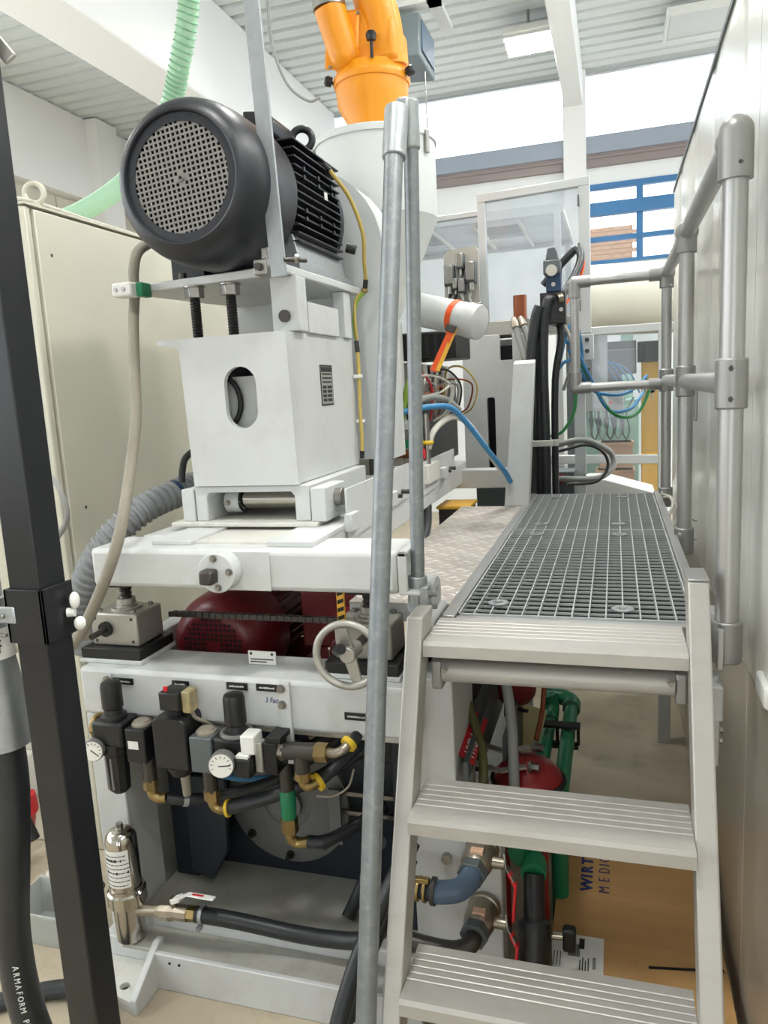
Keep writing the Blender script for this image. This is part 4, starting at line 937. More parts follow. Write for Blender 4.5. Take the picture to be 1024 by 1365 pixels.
for x, zt, zb in ((-1.205, 0.66, 0.575), (-1.020, 0.655, 0.565)):
    st = build('stub_pipe', G().cyl((x, 1.605, zt), (x, 1.605, zb+0.02), 0.019, n=16), 'steel_dark', au)
    build('nut', G().cyl((x, 1.605, zb+0.025), (x, 1.605, zb-0.004), 0.021, n=6), 'brass', st)
    build('elbow', G().tube([(x, 1.605, zb), (x+0.003, 1.605, zb-0.02), (x+0.018, 1.608, zb-0.032), (x+0.04, 1.612, zb-0.030)], 0.014, 12), 'brass', st)
build('collar', G().cyl((-0.984, 1.612, 0.535), (-0.977, 1.613, 0.536), 0.023, n=18), 'yellow_plastic', au)
# black air hoses
wire('air_hose', [(-1.165, 1.612, 0.543), (-1.12, 1.64, 0.528), (-1.04, 1.70, 0.516), (-0.90, 1.76, 0.549), (-0.804, 1.83, 0.600), (-0.70, 1.86, 0.68)], 0.0155, 'hose_black', 'black air hose leaving the service unit beside the first regulator', 'hose', n=12)
tag(build('hose_clip', G().cyl((-1.128, 1.633, 0.530), (-1.118, 1.641, 0.527), 0.0185, n=16), 'galv_light'), 'silver clip on the hose below the first regulator', 'hose clip')
wire('air_hose', [(-0.98, 1.612, 0.536), (-0.915, 1.63, 0.552), (-0.853, 1.66, 0.565), (-0.751, 1.73, 0.592), (-0.62, 1.83, 0.66)], 0.0185, 'hose_black', 'thick black air hose with yellow collar crossing the grey disc', 'hose', n=12)
wire('air_hose', [(-1.02, 1.70, 0.63), (-0.95, 1.70, 0.620), (-0.88, 1.71, 0.632), (-0.80, 1.74, 0.66), (-0.70, 1.85, 0.70)], 0.0165, 'hose_black', 'black hose with cream band behind the second gauge', 'hose', n=12)
tag(build('hose_band', G().cyl((-0.905, 1.705, 0.626), (-0.892, 1.707, 0.629), 0.0185, n=16), 'cable_white'), 'cream band on black hose behind the second gauge', 'hose clip')
wire('air_hose', [(-0.630, 1.622, 0.745), (-0.622, 1.65, 0.75), (-0.605, 1.75, 0.80), (-0.59, 1.85, 0.86)], 0.015, 'hose_black', 'black hose rising behind the crossbeam from the bent pipe', 'hose', n=12)
wire('air_hose', [(-0.718, 1.624, 0.634), (-0.68, 1.68, 0.66), (-0.62, 1.80, 0.70)], 0.015, 'hose_black', 'short black hose from the yellow collar of the brass elbow', 'hose', n=12)
wire('air_hose', [(-1.21, 1.755, 0.575), (-1.10, 1.775, 0.53), (-1.00, 1.79, 0.52), (-0.92, 1.80, 0.53)], 0.009, 'blue_wire', 'blue air tube behind the black service unit', 'hose', n=10)
wire('looped_cable', [(-0.78, 1.72, 0.70), (-0.74, 1.72, 0.725), (-0.69, 1.73, 0.735), (-0.64, 1.75, 0.725)], 0.006, 'cable_beige', 'beige cable loop tied under the crossbeam', 'cable')
wire('thin_wire', [(-0.745, 1.66, 0.57), (-0.70, 1.66, 0.575), (-0.66, 1.67, 0.60), (-0.645, 1.68, 0.645)], 0.003, 'cable_beige', 'thin beige wire sagging beside the green coupling', 'wire')
gc = thing('green_coupling', 'green valve coupling with brass nut and elbow', 'pipe coupling', (-0.83, 1.62, 0.42))
build('upper_pipe', G().cyl((-0.829, 1.66, 0.575), (-0.829, 1.66, 0.66), 0.019, n=16), 'steel_dark', gc)
build('body', G().lathe((-0.829, 1.66, 0.50), (0, 0, 1), [(0, 0.020), (0.05, 0.022), (0.075, 0.021), (0.085, 0.016)], 20), 'pipe_green', gc)
build('nut', G().cyl((-0.829, 1.66, 0.458), (-0.829, 1.66, 0.50), 0.023, n=6), 'brass', gc)
build('elbow', G().tube([(-0.829, 1.66, 0.46), (-0.828, 1.66, 0.44), (-0.812, 1.665, 0.425), (-0.78, 1.67, 0.430)], 0.015, 12), 'brass', gc)
wire('air_hose', [(-0.785, 1.668, 0.43), (-0.74, 1.68, 0.43), (-0.69, 1.74, 0.435), (-0.62, 1.84, 0.45)], 0.017, 'hose_black', 'black hose pushed onto the brass elbow under the green coupling', 'hose', n=12)

# dark gear housing at the back of the tray
gh_ = thing('gear_housing', 'dark blue gear housing with grey disc in the base compartment', 'gear housing', (-0.95, 2.2, 0.165))
build('back_wall', G().box(-1.32, -0.57, 1.93, 1.96, 0.141, 0.535), 'blue_dark', gh_, smooth=False)
build('disc', G().lathe((-0.955, 1.93, 0.385), (0, -1, 0), [(0, 0.198), (0.02, 0.198), (0.026, 0.19), (0.026, 0.08), (0.02, 0.075)], 40), 'disc_grey', gh_)
build('disc_hub', G().cyl((-0.955, 1.91, 0.385), (-0.955, 1.89, 0.385), 0.05, n=20), 'disc_grey', gh_)
for (x, z) in ((-0.955, 0.215), (-1.08, 0.27), (-0.83, 0.27)): bolt(gh_, (x, 1.904, z), (0, -1, 0), 0.009, 0.02, 'black_plastic')
build('side_rib', G().prism([(-1.32, 0.141), (-1.24, 0.141), (-1.17, 0.25), (-1.20, 0.535), (-1.32, 0.535)], at(XZ, y=1.84), 0.088), 'blue_dark', gh_, bevel=0.004)
build('guard_plate', G().prism([(-1.24, 0.19), (-1.17, 0.165), (-1.11, 0.27), (-1.10, 0.50), (-1.24, 0.50)], at(XZ, y=1.80), 0.02), 'blue_dark', gh_, bevel=0.004)
for z in (0.385, 0.445): build('rail', G().box(-0.79, -0.575, 1.89, 1.905, z-0.006, z+0.006), 'steel', gh_)
build('shade_plate', G().box(-0.80, -0.765, 1.86, 1.87, 0.30, 0.47), 'disc_grey', gh_)
build('right_box', G().box(-0.57, -0.507, 1.76, 1.93, 0.141, 0.74), 'blue_dark', gh_, bevel=0.004)

# stainless filter with ball valve and drain hose
sf = thing('steel_filter', 'polished stainless filter canister with printed white label', 'filter', (-1.315, 1.60, 0.115))
FC = Vector((-1.316, 1.595, 0))
build('canister', G().lathe(FC+V(0, 0, 0.272), (0, 0, 1), [(0, 0.043), (0.14, 0.043), (0.155, 0.040), (0.168, 0.028), (0.172, 0.012)], 32), 'steel_shiny', sf)
build('vent_screw', G().cyl(FC+V(0, 0, 0.442), FC+V(0, 0, 0.46), 0.010, n=6), 'steel', sf)
build('clamp_ring', G().lathe(FC+V(0, 0, 0.225), (0, 0, 1), [(0, 0.049), (0.0, 0.053), (0.035, 0.053), (0.04, 0.047), (0.05, 0.047), (0.05, 0.04)], 32), 'steel_shiny', sf)
build('bowl', G().lathe(FC+V(0, 0, 0.11), (0, 0, 1), [(0, 0.034), (0.006, 0.040), (0.115, 0.042)], 32), 'steel_shiny', sf)
build('outlet', G().cyl(FC+V(0.03, -0.005, 0.205), FC+V(0.10, -0.005, 0.213), 0.017, n=18), 'nickel', sf)
lbp = []
ll = G(); nn = 10
for k in range(nn+1):
    a = -PI/2-0.75+1.75*k/nn
    for z in (0.29, 0.40): ll.v.append(FC+Vector((0.0437*math.cos(a), 0.0437*math.sin(a), z)))
for k in range(nn): ll.f.append((2*k, 2*k+2, 2*k+3, 2*k+1))
lab_ = build('printed_label', ll, 'label_white', sf)
g = G(); random.seed(3)
for r in range(8):
    z = 0.298+r*0.0125; a = -PI/2-0.65
    while a < -PI/2+0.85:
        w_ = random.uniform(0.08, 0.3)
        p0 = FC+Vector((0.0442*math.cos(a), 0.0442*math.sin(a), z)); p1 = FC+Vector((0.0442*math.cos(a+w_*0.8), 0.0442*math.sin(a+w_*0.8), z))
        g.bar(p0, p1, 0.0006, random.choice((0.002, 0.003, 0.007)) if r in (3, 6) else 0.002, (0, 0, 1)); a += w_
build('label_print', g, 'ink_black', lab_, smooth=False)
bv_ = thing('drain_valve', 'nickel ball valve with silver lever between filter and hose', 'ball valve', (-1.15, 1.59, 0.19))
build('body', G().lathe((-1.216, 1.59, 0.213), (1, 0.02, 0.05), [(0, 0.020), (0.012, 0.020), (0.012, 0.024), (0.04, 0.026), (0.055, 0.020), (0.07, 0.022), (0.095, 0.022)], 10), 'nickel', bv_, ang=20)
build('nut', G().cyl((-1.122, 1.592, 0.218), (-1.098, 1.593, 0.219), 0.021, n=6), 'brass', bv_)
lv = build('lever', G().bar((-1.165, 1.59, 0.252), (-1.135, 1.585, 0.268), 0.024, 0.014).bar((-1.137, 1.585, 0.268), (-1.11, 1.582, 0.285), 0.02, 0.004).bar((-1.11, 1.582, 0.285), (-1.025, 1.575, 0.290), 0.018, 0.004), 'label_white', bv_, bevel=0.002)
build('lever_print', G().bar((-1.095, 1.5805, 0.2885), (-1.06, 1.578, 0.2905), 0.006, 0.0012), 'ink_red', lv)
build('stem', G().cyl((-1.165, 1.59, 0.235), (-1.165, 1.59, 0.262), 0.009, n=12), 'nickel', bv_)
dh = thing('drain_hose', 'thick black rubber hose from ball valve across the tray', 'hose', (-0.85, 1.63, 0.13))
build('hose_wall', G().tube([(-1.098, 1.593, 0.219), (-1.03, 1.60, 0.215), (-0.94, 1.62, 0.195), (-0.83, 1.635, 0.176), (-0.72, 1.635, 0.178), (-0.63, 1.62, 0.205), (-0.56, 1.60, 0.27), (-0.52, 1.57, 0.36)], 0.0215, 14), 'hose_black', dh)
build('hose_clamp', G().cyl((-1.085, 1.594, 0.219), (-1.075, 1.595, 0.219), 0.0245, n=20).box(-1.086, -1.074, 1.565, 1.585, 0.19, 0.20), 'galv_light', dh)
wire('floor_hose', [(-0.60, 1.20, 0.022), (-0.59, 1.30, 0.20), (-0.562, 1.40, 0.33), (-0.52, 1.52, 0.43), (-0.48, 1.62, 0.50)], 0.020, 'hose_black', 'black printed hose rising steeply beside the inclined handrail', 'hose', n=12)
wire('floor_hose', [(-0.66, 1.42, 0.022), (-0.62, 1.48, 0.12), (-0.575, 1.53, 0.26), (-0.53, 1.60, 0.37), (-0.50, 1.66, 0.43)], 0.021, 'hose_black', 'black hose climbing from the floor to the grey elbow', 'hose', n=12)
wire('floor_hose', [(-0.72, 1.75, 0.155), (-0.70, 1.80, 0.20), (-0.66, 1.85, 0.30), (-0.60, 1.72, 0.42)], 0.018, 'hose_black', 'black hose bending up at the right end of the tray', 'hose', n=12)

# ================================================================== left: cabinet, black post, pipes
ec = thing('electrical_cabinet', 'tall beige electrical cabinet with lifting eye', 'cabinet', (-2.2, 3.3, 0))
build('body', G().box(-2.6, -1.805, 2.075, 4.75, 0.0, 2.245), 'cabinet_beige', ec, bevel=0.006)
for y0, y1 in ((2.11, 3.02), (3.03, 3.95), (3.96, 4.74)):
    dd = build('side_panel', G().box(-1.805, -1.785, y0, y1, 0.10, 2.235), 'cabinet_beige', ec, bevel=0.004)
    for (yy_, zz) in ((y0+0.06, 2.10), (y0+0.08, 1.25), (y1-0.06, 1.3)): build('plug', G().cyl((-1.786, yy_, zz), (-1.7845, yy_, zz), 0.006, n=10), 'steel_dark', dd)
build('corner_post', G().box(-1.83, -1.79, 2.072, 2.10, 0.0, 2.24), 'cabinet_beige', ec, bevel=0.006)
for (x, y) in ((-1.825, 2.17), (-1.85, 4.70)):
    build('lifting_eye', G().torus((x, y, 2.30), (0.3, -1, 0), 0.032, 0.009, 24, 8).cyl((x, y, 2.243), (x, y, 2.27), 0.018, n=14), 'cabinet_beige', ec)
build('top_edge', G().box(-2.61, -1.785, 2.07, 4.76, 2.245, 2.252), 'cabinet_beige', ec)
wire('roof_cable', [(-1.95, 2.20, 2.258), (-1.87, 2.12, 2.275), (-1.83, 2.16, 2.275), (-1.81, 2.40, 2.262), (-1.815, 2.75, 2.259), (-1.86, 3.1, 2.258)], 0.006, 'cable_white', 'pale cable lying along the top edge of the beige cabinet', 'cable')

bp_ = thing('black_post', 'black square steel post with clamp sleeve', 'post', (-0.948, 1.02, 0))
build('tube', G().box(-0.992, -0.928, 1.0, 1.064, 0.006, 3.2), 'black_paint', bp_, bevel=0.003)
build('foot_plate', G().box(-1.030, -0.870, 0.94, 1.10, 0.0, 0.006), 'black_paint', bp_)
sl = build('sleeve', G().box(-0.999, -0.993, 0.993, 1.07, 1.205, 1.300).box(-0.999, -0.921, 0.993, 0.999, 1.205, 1.300).box(-0.927, -0.921, 0.993, 1.07, 1.205, 1.300), 'black_paint', bp_, bevel=0.001)
build('wing_screw', G().cyl((-0.921, 1.05, 1.245), (-0.909, 1.055, 1.245), 0.008, n=12).sphere((-0.908, 1.056, 1.266), 0.014, 12, 8, (0.5, 0.8, 1.1)).sphere((-0.904, 1.058, 1.224), 0.014, 12, 8, (0.7, 0.8, 0.9)), 'label_white', bp_)
build('clamp_tongue', G().box(-1.076, -0.999, 0.985, 0.995, 1.250, 1.258).box(-1.036, -0.999, 0.985, 0.993, 1.217, 1.223), 'steel', bp_, bevel=0.002)

dp = thing('drain_pipe', 'galvanised drain pipe with a lettered sticker beside the black post', 'pipe', (-1.10, 1.0, 0.95))
PX, PYY = -1.080, 1.03
build('pipe', G().cyl((PX, PYY, 1.19), (PX, PYY, 3.0), 0.030, n=24), 'galv_light', dp)
build('reducer', G().lathe((PX, PYY, 0.995), (0, 0, 1), [(0, 0.0475), (0.10, 0.0455), (0.20, 0.034), (0.26, 0.031)], 28), 'galv_light', dp)
build('pipe_clamp', G().cyl((PX, PYY, 1.245), (PX, PYY, 1.275), 0.037, n=24).box(PX+0.03, PX+0.10, PYY-0.04, PYY-0.034, 1.24, 1.27), 'galv_light', dp, bevel=0.003)
st_ = build('sticker', G().cyl((PX, PYY, 1.165), (PX, PYY, 1.22), 0.0425, 0.0375, n=28, cap=False), 'gauge_face', dp)
a0 = -PI/2-0.6
for i, ch_ in enumerate('ABLAUF'):
    a = -1.42+i*0.20; rr_ = 0.0412
    p = Vector((PX+rr_*math.cos(a), PYY+rr_*math.sin(a), 1.178)); tx = Vector((-math.sin(a), math.cos(a), 0))
    text('letter', ch_, 0.034, frame_m(p, tx, (0.0, 0.0, 1)), 'ink_black', st_, 0.001, 'CENTER', 0.36)
dhs = thing('drain_tube', 'heavy black lettered hose hanging from the galvanised drain pipe', 'hose', (-1.1, 1.03, 0))
dpts = [(PX, PYY, 1.015), (PX-0.002, PYY, 0.90), (PX-0.025, PYY, 0.75), (PX-0.06, PYY+0.01, 0.58), (PX-0.065, PYY+0.02, 0.42), (PX-0.03, PYY+0.02, 0.28), (PX+0.04, PYY+0.0, 0.12), (PX+0.06, PYY, 0.045), (PX-0.05, PYY-0.1, 0.036)]
build('hose_wall', G().tube(dpts, 0.033, 18), 'hose_black', dhs)
SPd = smooth_path([Vector(p) for p in dpts[3:8]], 10)
s = 'ARMAFORM PN 10/16 DIN 20018 2006 PN 10'
for i, ch_ in enumerate(s):
    t_ = 3+i*0.92
    k = int(t_)
    if k >= len(SPd)-2: break
    d = (SPd[k+1]-SPd[k]).normalized(); p = SPd[k]+(SPd[k+1]-SPd[k])*(t_-k)
    side = Vector((0.45, -0.75, 0.0)); side = (side-d*side.dot(d)).normalized()
    if ch_ != ' ': text('letter', ch_, 0.016, frame_m(p+side*0.0332, d, side.cross(d)), 'ink_white', dhs, 0.0006, 'CENTER')
bx2 = thing('valve_tag', 'yellow and black tag behind the drain pipe clamp', 'tag', (-1.03, 1.06, 1.16))
build('tag_black', G().box(-1.040, -1.003, 1.085, 1.083, 1.15, 1.21), 'label_black', bx2)
build('tag_yellow', G().box(-1.056, -1.046, 1.070, 1.075, 1.16, 1.205), 'yellow_strap', bx2)
wire('wall_cable', [(-1.78, 2.0, 1.4), (-1.66, 1.92, 1.36), (-1.64, 1.92, 1.26), (-1.74, 1.95, 1.16), (-1.80, 2.03, 1.13)], 0.009, 'cable_grey', 'grey cable loop in front of the beige cabinet corner', 'cable')
wire('wall_cable', [(-1.95, 2.05, 0.99), (-1.75, 1.95, 0.93), (-1.60, 1.85, 0.925), (-1.50, 1.78, 0.93)], 0.016, 'cable_beige', 'thick beige cable reaching from cabinet front to the jack', 'cable')

bc = wire('motor_cable', [(-1.27, 2.25, 2.10), (-1.33, 2.12, 2.092), (-1.348, 2.02, 2.05), (-1.352, 1.985, 1.985), (-1.352, 1.980, 1.925), (-1.340, 1.94, 1.83), (-1.305, 1.87, 1.679), (-1.275, 1.81, 1.556), (-1.258, 1.725, 1.397), (-1.235, 1.632, 1.270), (-1.268, 1.598, 1.157), (-1.347, 1.60, 1.033), (-1.425, 1.62, 0.955), (-1.54, 1.70, 0.915)], 0.0155, 'cable_beige', 'stained beige motor cable drooping from plate to the floor side', 'cable', n=12)
cg = thing('corrugated_hose', 'grey corrugated suction hose curving down behind the white beam', 'hose', (-1.5, 2.0, 0.9))
cpts = [(-1.30, 2.40, 1.33), (-1.36, 2.25, 1.318), (-1.39, 2.15, 1.30), (-1.43, 2.05, 1.275), (-1.485, 1.98, 1.222), (-1.552, 1.95, 1.147), (-1.622, 1.95, 1.047), (-1.68, 1.96, 0.94), (-1.70, 2.0, 0.80)]
SPc = smooth_path(cpts, 18)
build('hose_wall', G().tube(SPc[18:], 0.043, 18, sm=False, rfun=lambda k, m: (0.048, 0.048, 0.041, 0.041)[k % 4]), 'hose_grey', cg)
build('cuff', G().tube(SPc[:34], 0.041, 18, sm=False), 'hose_grey', cg)
build('clamp', G().cyl(SPc[34], SPc[37], 0.0465, n=24), 'blue_valve', cg)
wire('black_lead', [(-1.22, 2.25, 1.50), (-1.30, 2.2, 1.455), (-1.338, 2.15, 1.42), (-1.345, 2.13, 1.38), (-1.345, 2.12, 1.34)], 0.011, 'black_rubber', 'short black lead plugging in beside the corrugated hose', 'cable', n=10)
# red industrial plug, socket and tub in front of the cabinet
pg = thing('socket_box', 'grey wall socket box on the cabinet front near the floor', 'socket', (-2.08, 2.03, 0.20))
build('housing', G().box(-2.125, -2.035, 2.0, 2.071, 0.20, 0.37), 'label_white', pg, bevel=0.008)
build('cable_entry', G().tube([(-2.08, 2.03, 0.37), (-2.08, 2.03, 0.41), (-2.10, 2.035, 0.44), (-2.15, 2.05, 0.47)], 0.013, 10), 'cable_grey', pg)
cp_ = thing('red_plug', 'red and white industrial plug hanging below the grey socket box', 'plug', (-2.03, 1.98, 0.06))
build('red_shell', G().lathe((-2.045, 1.985, 0.115), (0.05, 0.05, 1), [(0, 0.034), (0.05, 0.040), (0.06, 0.048), (0.075, 0.048), (0.125, 0.04)], 22), 'bright_red', cp_)
build('white_neck', G().lathe((-2.045, 1.985, 0.115), (0, -0.05, -1), [(0, 0.030), (0.03, 0.026), (0.05, 0.014)], 18), 'label_white', cp_)
build('cord', G().tube([(-2.045, 1.985, 0.07), (-2.03, 1.95, 0.03), (-1.93, 1.83, 0.012), (-1.82, 1.70, 0.012), (-1.80, 1.70, 0.012), (-1.80, 1.78, 0.012), (-1.88, 1.9, 0.015)], 0.010, 10), 'cable_white', cp_)
bpg = thing('black_connector', 'white cord ending in a black connector beside the red plug', 'connector', (-1.97, 1.94, 0.10))
build('cord', G().tube([(-2.08, 1.985, 0.33), (-2.06, 1.96, 0.29), (-2.02, 1.95, 0.22), (-1.99, 1.94, 0.17)], 0.009, 10), 'cable_white', bpg)
build('body', G().cyl((-1.992, 1.94, 0.175), (-1.965, 1.935, 0.105), 0.019, 0.024, n=16), 'black_plastic', bpg, bevel=0.003)
tb = thing('plastic_tub', 'translucent white plastic tub on the floor beside the post', 'tub', (-1.66, 1.68, 0))
g = G(); x0, x1, y0, y1 = -1.78, -1.58, 1.60, 1.76
o0 = [(x0+0.015, y0+0.015), (x1-0.015, y0+0.015), (x1-0.015, y1-0.015), (x0+0.015, y1-0.015)]; o1 = [(x0, y0), (x1, y0), (x1, y1), (x0, y1)]
for (pp, z) in ((o0, 0.0), (o1, 0.115), ([(a*0.97+-1.68*0.03, b*0.97+1.68*0.03) for a, b in o1], 0.115), ([(a*0.97+-1.68*0.03, b*0.97+1.68*0.03) for a, b in o0], 0.006)):
    for a, b in pp: g.v.append(Vector((a, b, z)))
for k in range(3):
    for i in range(4): j = (i+1) % 4; g.f.append((k*4+i, k*4+j, k*4+4+j, k*4+4+i))
g.f.append((3, 2, 1, 0)); g.f.append((12, 13, 14, 15))
build('shell', g, 'plastic_tub', tb, bevel=0.006)
build('rim', G().box(x0-0.004, x1+0.004, y0-0.004, y0+0.002, 0.108, 0.116).box(x0-0.004, x1+0.004, y1-0.002, y1+0.004, 0.108, 0.116), 'plastic_tub', tb)
wire('floor_cable', [(-1.95, 1.25, 0.024), (-1.70, 1.32, 0.024), (-1.55, 1.42, 0.024), (-1.43, 1.47, 0.024), (-1.30, 1.42, 0.024), (-1.22, 1.30, 0.024)], 0.024, 'hose_black', 'black hose lying on the concrete beside the foot plate', 'hose', n=12)
wire('hanging_hose', [(-1.46, 1.62, 0.47), (-1.465, 1.60, 0.40), (-1.45, 1.60, 0.33), (-1.44, 1.62, 0.25), (-1.46, 1.66, 0.20)], 0.013, 'hose_black', 'short black hose with silver ring behind the black post', 'hose', n=10)

# ================================================================== under the ladder: pump cabinet and valves
pc = thing('pump_cabinet', 'white low cabinet panel with two ball valve ports under the ladder', 'cabinet', (-0.39, 1.85, 0))
build('body', G().box(-0.505, -0.278, 1.705, 1.718, 0.02, 0.57).box(-0.385, -0.278, 1.718, 1.78, 0.02, 0.57), 'machine_white', pc, bevel=0.004)
for (z0) in (0.437, 0.285):
    s_ = build('warning_sticker', G().box(-0.316, -0.284, 1.7035, 1.705, z0, z0+0.026), 'yellow_plastic', pc)
    build('arrow', G().box(-0.306, -0.303, 1.7025, 1.7035, z0+0.006, z0+0.02).box(-0.306, -0.294, 1.7025, 1.7035, z0+0.017, z0+0.020), 'ink_black', s_)
build('port', G().cyl((-0.416, 1.69, 0.415), (-0.416, 1.705, 0.415), 0.013, n=14), 'steel', pc)
for (x, z) in ((-0.436, 0.475), (-0.438, 0.17)): build('hole', G().cyl((x, 1.7035, z), (x, 1.7051, z), 0.003, n=8), 'dark_void', pc)
def ballvalve(z, lab, hz):
    t = thing('ball_valve', lab, 'ball valve', (-0.335, 1.62, z-0.04), 'ball valves on the pump cabinet')
    p = Vector((-0.322, 1.7035, z)); ax = Vector((-0.10, -1, -0.06)).normalized()
    build('body', G().lathe(p, ax, [(0, 0.042), (0.012, 0.042), (0.014, 0.038), (0.05, 0.040), (0.075, 0.036), (0.085, 0.03)], 24), 'nickel', t)
    build('nut', G().lathe(p+ax*0.082, ax, [(0, 0.036), (0.028, 0.036)], 6), 'grey_dark_metal', t, bevel=0.002)
    build('pad', G().box(p.x-0.018, p.x+0.012, p.y-0.075, p.y-0.055, z+0.028, z+0.036), 'peach', t)
    build('stem', G().cyl(p+ax*0.05+V(0.03, 0, 0), p+ax*0.05+V(0.066, 0, 0), 0.014, n=14), 'nickel', t)
    q = p+ax*0.05+V(0.066, 0, 0.0)
    lv_ = build('lever', G().bar(q+V(0, 0, 0.03), q+V(0.004, -0.008, 0.0), 0.02, 0.004, (1, 0, 0)).bar(q+V(0.004, -0.008, 0.0), q+V(0.026, -0.02, -0.03), 0.02, 0.004, (1, 0, 0.5)), 'steel', t, bevel=0.001)
    build('lever_grip', G().bar(q+V(0.012, -0.012, -0.012), q+V(0.028, -0.02, -0.04), 0.023, 0.007, (1, 0, 0.5)).bar(q+V(0.028, -0.02, -0.038), q+V(0.022, -0.03, -0.125), 0.023, 0.007, (1, 0, 0)), 'bright_red', lv_, bevel=0.002)
    return p, ax
p, ax = ballvalve(0.455, 'upper nickel ball valve with red lever on the white cabinet', 0)
el_ = thing('grey_elbow', 'blue-grey plastic elbow leading from upper ball valve to hose', 'pipe elbow', (-0.38, 1.57, 0.40))
q = p+ax*0.105
build('bend', G().tube([q, q+ax*0.02, q+V(-0.025, -0.045, -0.012), q+V(-0.065, -0.055, -0.016), q+V(-0.085, -0.055, -0.016)], 0.0265, 16), 'blue_plastic', el_)
build('flange', G().cyl(q+V(-0.075, -0.055, -0.016), q+V(-0.085, -0.055, -0.016), 0.032, n=20), 'steel_dark', el_)
build('hose_stub', G().cyl(q+V(-0.085, -0.055, -0.016), q+V(-0.16, -0.05, -0.012), 0.024, n=18), 'blue_dark', el_)
build('hose_clamp', G().cyl(q+V(-0.095, -0.055, -0.016), q+V(-0.103, -0.0545, -0.016), 0.029, n=18).cyl(q+V(-0.112, -0.0545, -0.0155), q+V(-0.12, -0.054, -0.015), 0.029, n=18).box(q.x-0.125, q.x-0.088, q.y-0.07, q.y-0.055, q.z+0.008, q.z+0.02), 'brass', el_, bevel=0.002)
p2, ax2 = ballvalve(0.292, 'lower nickel ball valve with red lever on the white cabinet', 0)
q2 = p2+ax2*0.105
tag(build('lower_pipe_elbow', G().tube([q2, q2+ax2*0.02, q2+V(-0.02, -0.035, -0.01), q2+V(-0.06, -0.045, -0.012), q2+V(-0.15, -0.04, -0.01)], 0.022, 14), 'steel_dark'), 'dark metal elbow leading from lower ball valve', 'pipe elbow')
# hydraulic aggregate behind
hy = thing('hydraulic_unit', 'grey hydraulic unit with slanted lettered red stripe', 'hydraulic unit', (-0.36, 2.2, 0.30))
build('side_plate', G().prism([(1.74, 0.61), (2.0, 0.61), (2.44, 0.61), (2.44, 0.72), (1.74, 0.66)], at(YZ, x=-0.372), 0.012), 'grey_dark_metal', hy)
build('cover', G().box(-0.47, -0.375, 1.99, 2.45, 0.50, 0.62), 'grey_dark_metal', hy, bevel=0.003)
build('frame_edge', G().bar((-0.398, 1.76, 0.680), (-0.398, 2.44, 0.745), 0.012, 0.012), 'black_plastic', hy)
sp2 = build('stripe', G().bar((-0.37, 1.765, 0.655), (-0.37, 1.99, 0.675), 0.05, 0.002, (0.6, 0, 0.8)), 'ink_red', hy)
text('lettering', 'HYDAC', 0.044, frame_m((-0.3533, 1.785, 0.6481), (0, 1, 0.09), (-0.8, 0, 0.6)), 'ink_white', sp2, 0.0006, 'LEFT', 0.85)
build('electric_box', G().box(-0.455, -0.385, 2.02, 2.12, 0.70, 0.80), 'black_plastic', hy, bevel=0.012)
build('panel_inner', G().prism([(1.99, 0.40), (2.45, 0.40), (2.45, 0.61), (1.99, 0.61)], at(YZ, x=-0.31), 0.01), 'grey_dark_metal', hy)
rf = thing('red_accumulator', 'dark red upright filter housing hanging under the walkway', 'filter housing', (-0.31, 2.30, 0.60))
build('shell', G().lathe((-0.315, 2.32, 0.585), (0, 0, 1), [(0, 0.05), (0.02, 0.065), (0.06, 0.072), (0.20, 0.075), (0.34, 0.075)], 28), 'motor_red', rf)
build('drain_cock', G().box(-0.345, -0.30, 2.27, 2.31, 0.545, 0.585).cyl((-0.30, 2.28, 0.57), (-0.27, 2.26, 0.575), 0.006, n=8), 'steel_dark', rf)
dr = thing('red_drum', 'round red pump drum strapped with silver bands under the ladder', 'pump', (-0.25, 2.08, 0.0))
DC = Vector((-0.240, 1.99, 0))
build('shell', G().lathe(DC+V(0, 0, 0.425), (0, 0, 1), [(0, 0.06), (0.008, 0.094), (0.06, 0.098), (0.085, 0.094), (0.11, 0.074), (0.122, 0.04), (0.126, 0.01)], 36), 'red_paint', dr)
build('black_band', G().torus(DC+V(0, 0, 0.495), (0, 0, 1), 0.099, 0.008, 36, 8), 'black_rubber', dr)
for (dy, dz) in ((-0.045, 0.085), (0.05, 0.095)):
    build('strap', G().bar(DC+V(-0.15, dy-0.01, 0.475+dz), DC+V(-0.07, dy-0.02, 0.46+dz), 0.024, 0.005).bar(DC+V(-0.07, dy-0.02, 0.46+dz), DC+V(0.0, dy, 0.47+dz), 0.024, 0.005), 'cast_silver', dr, bevel=0.001)
    bolt(dr, DC+V(0.01, dy, 0.47+dz), (1, -0.2, 0.1), 0.011, 0.022, 'steel')
build('legs', G().cyl(DC+V(-0.07, 0, 0), DC+V(-0.07, 0, 0.43), 0.012, n=8).cyl(DC+V(0.045, -0.05, 0), DC+V(0.045, -0.05, 0.43), 0.012, n=8), 'red_paint', dr)
wire('braided_hose', [(-0.42, 2.05, 0.92), (-0.36, 2.04, 0.90), (-0.31, 2.02, 0.82), (-0.278, 1.95, 0.70), (-0.266, 1.89, 0.60), (-0.262, 1.86, 0.52), (-0.265, 1.85, 0.44)], 0.0145, 'cable_grey', 'grey braided hose curving down in front of the red drum', 'hose', n=12)
wire('olive_hose', [(-0.452, 2.02, 0.86), (-0.43, 1.98, 0.78), (-0.385, 1.93, 0.71), (-0.340, 1.84, 0.63), (-0.335, 1.80, 0.56)], 0.0125, 'olive', 'olive hose curving down across the lettered red stripe', 'hose', n=12)
hf = thing('red_hose_fitting', 'red metal fitting at the end of the olive hose', 'hose fitting', (-0.355, 1.80, 0.50))
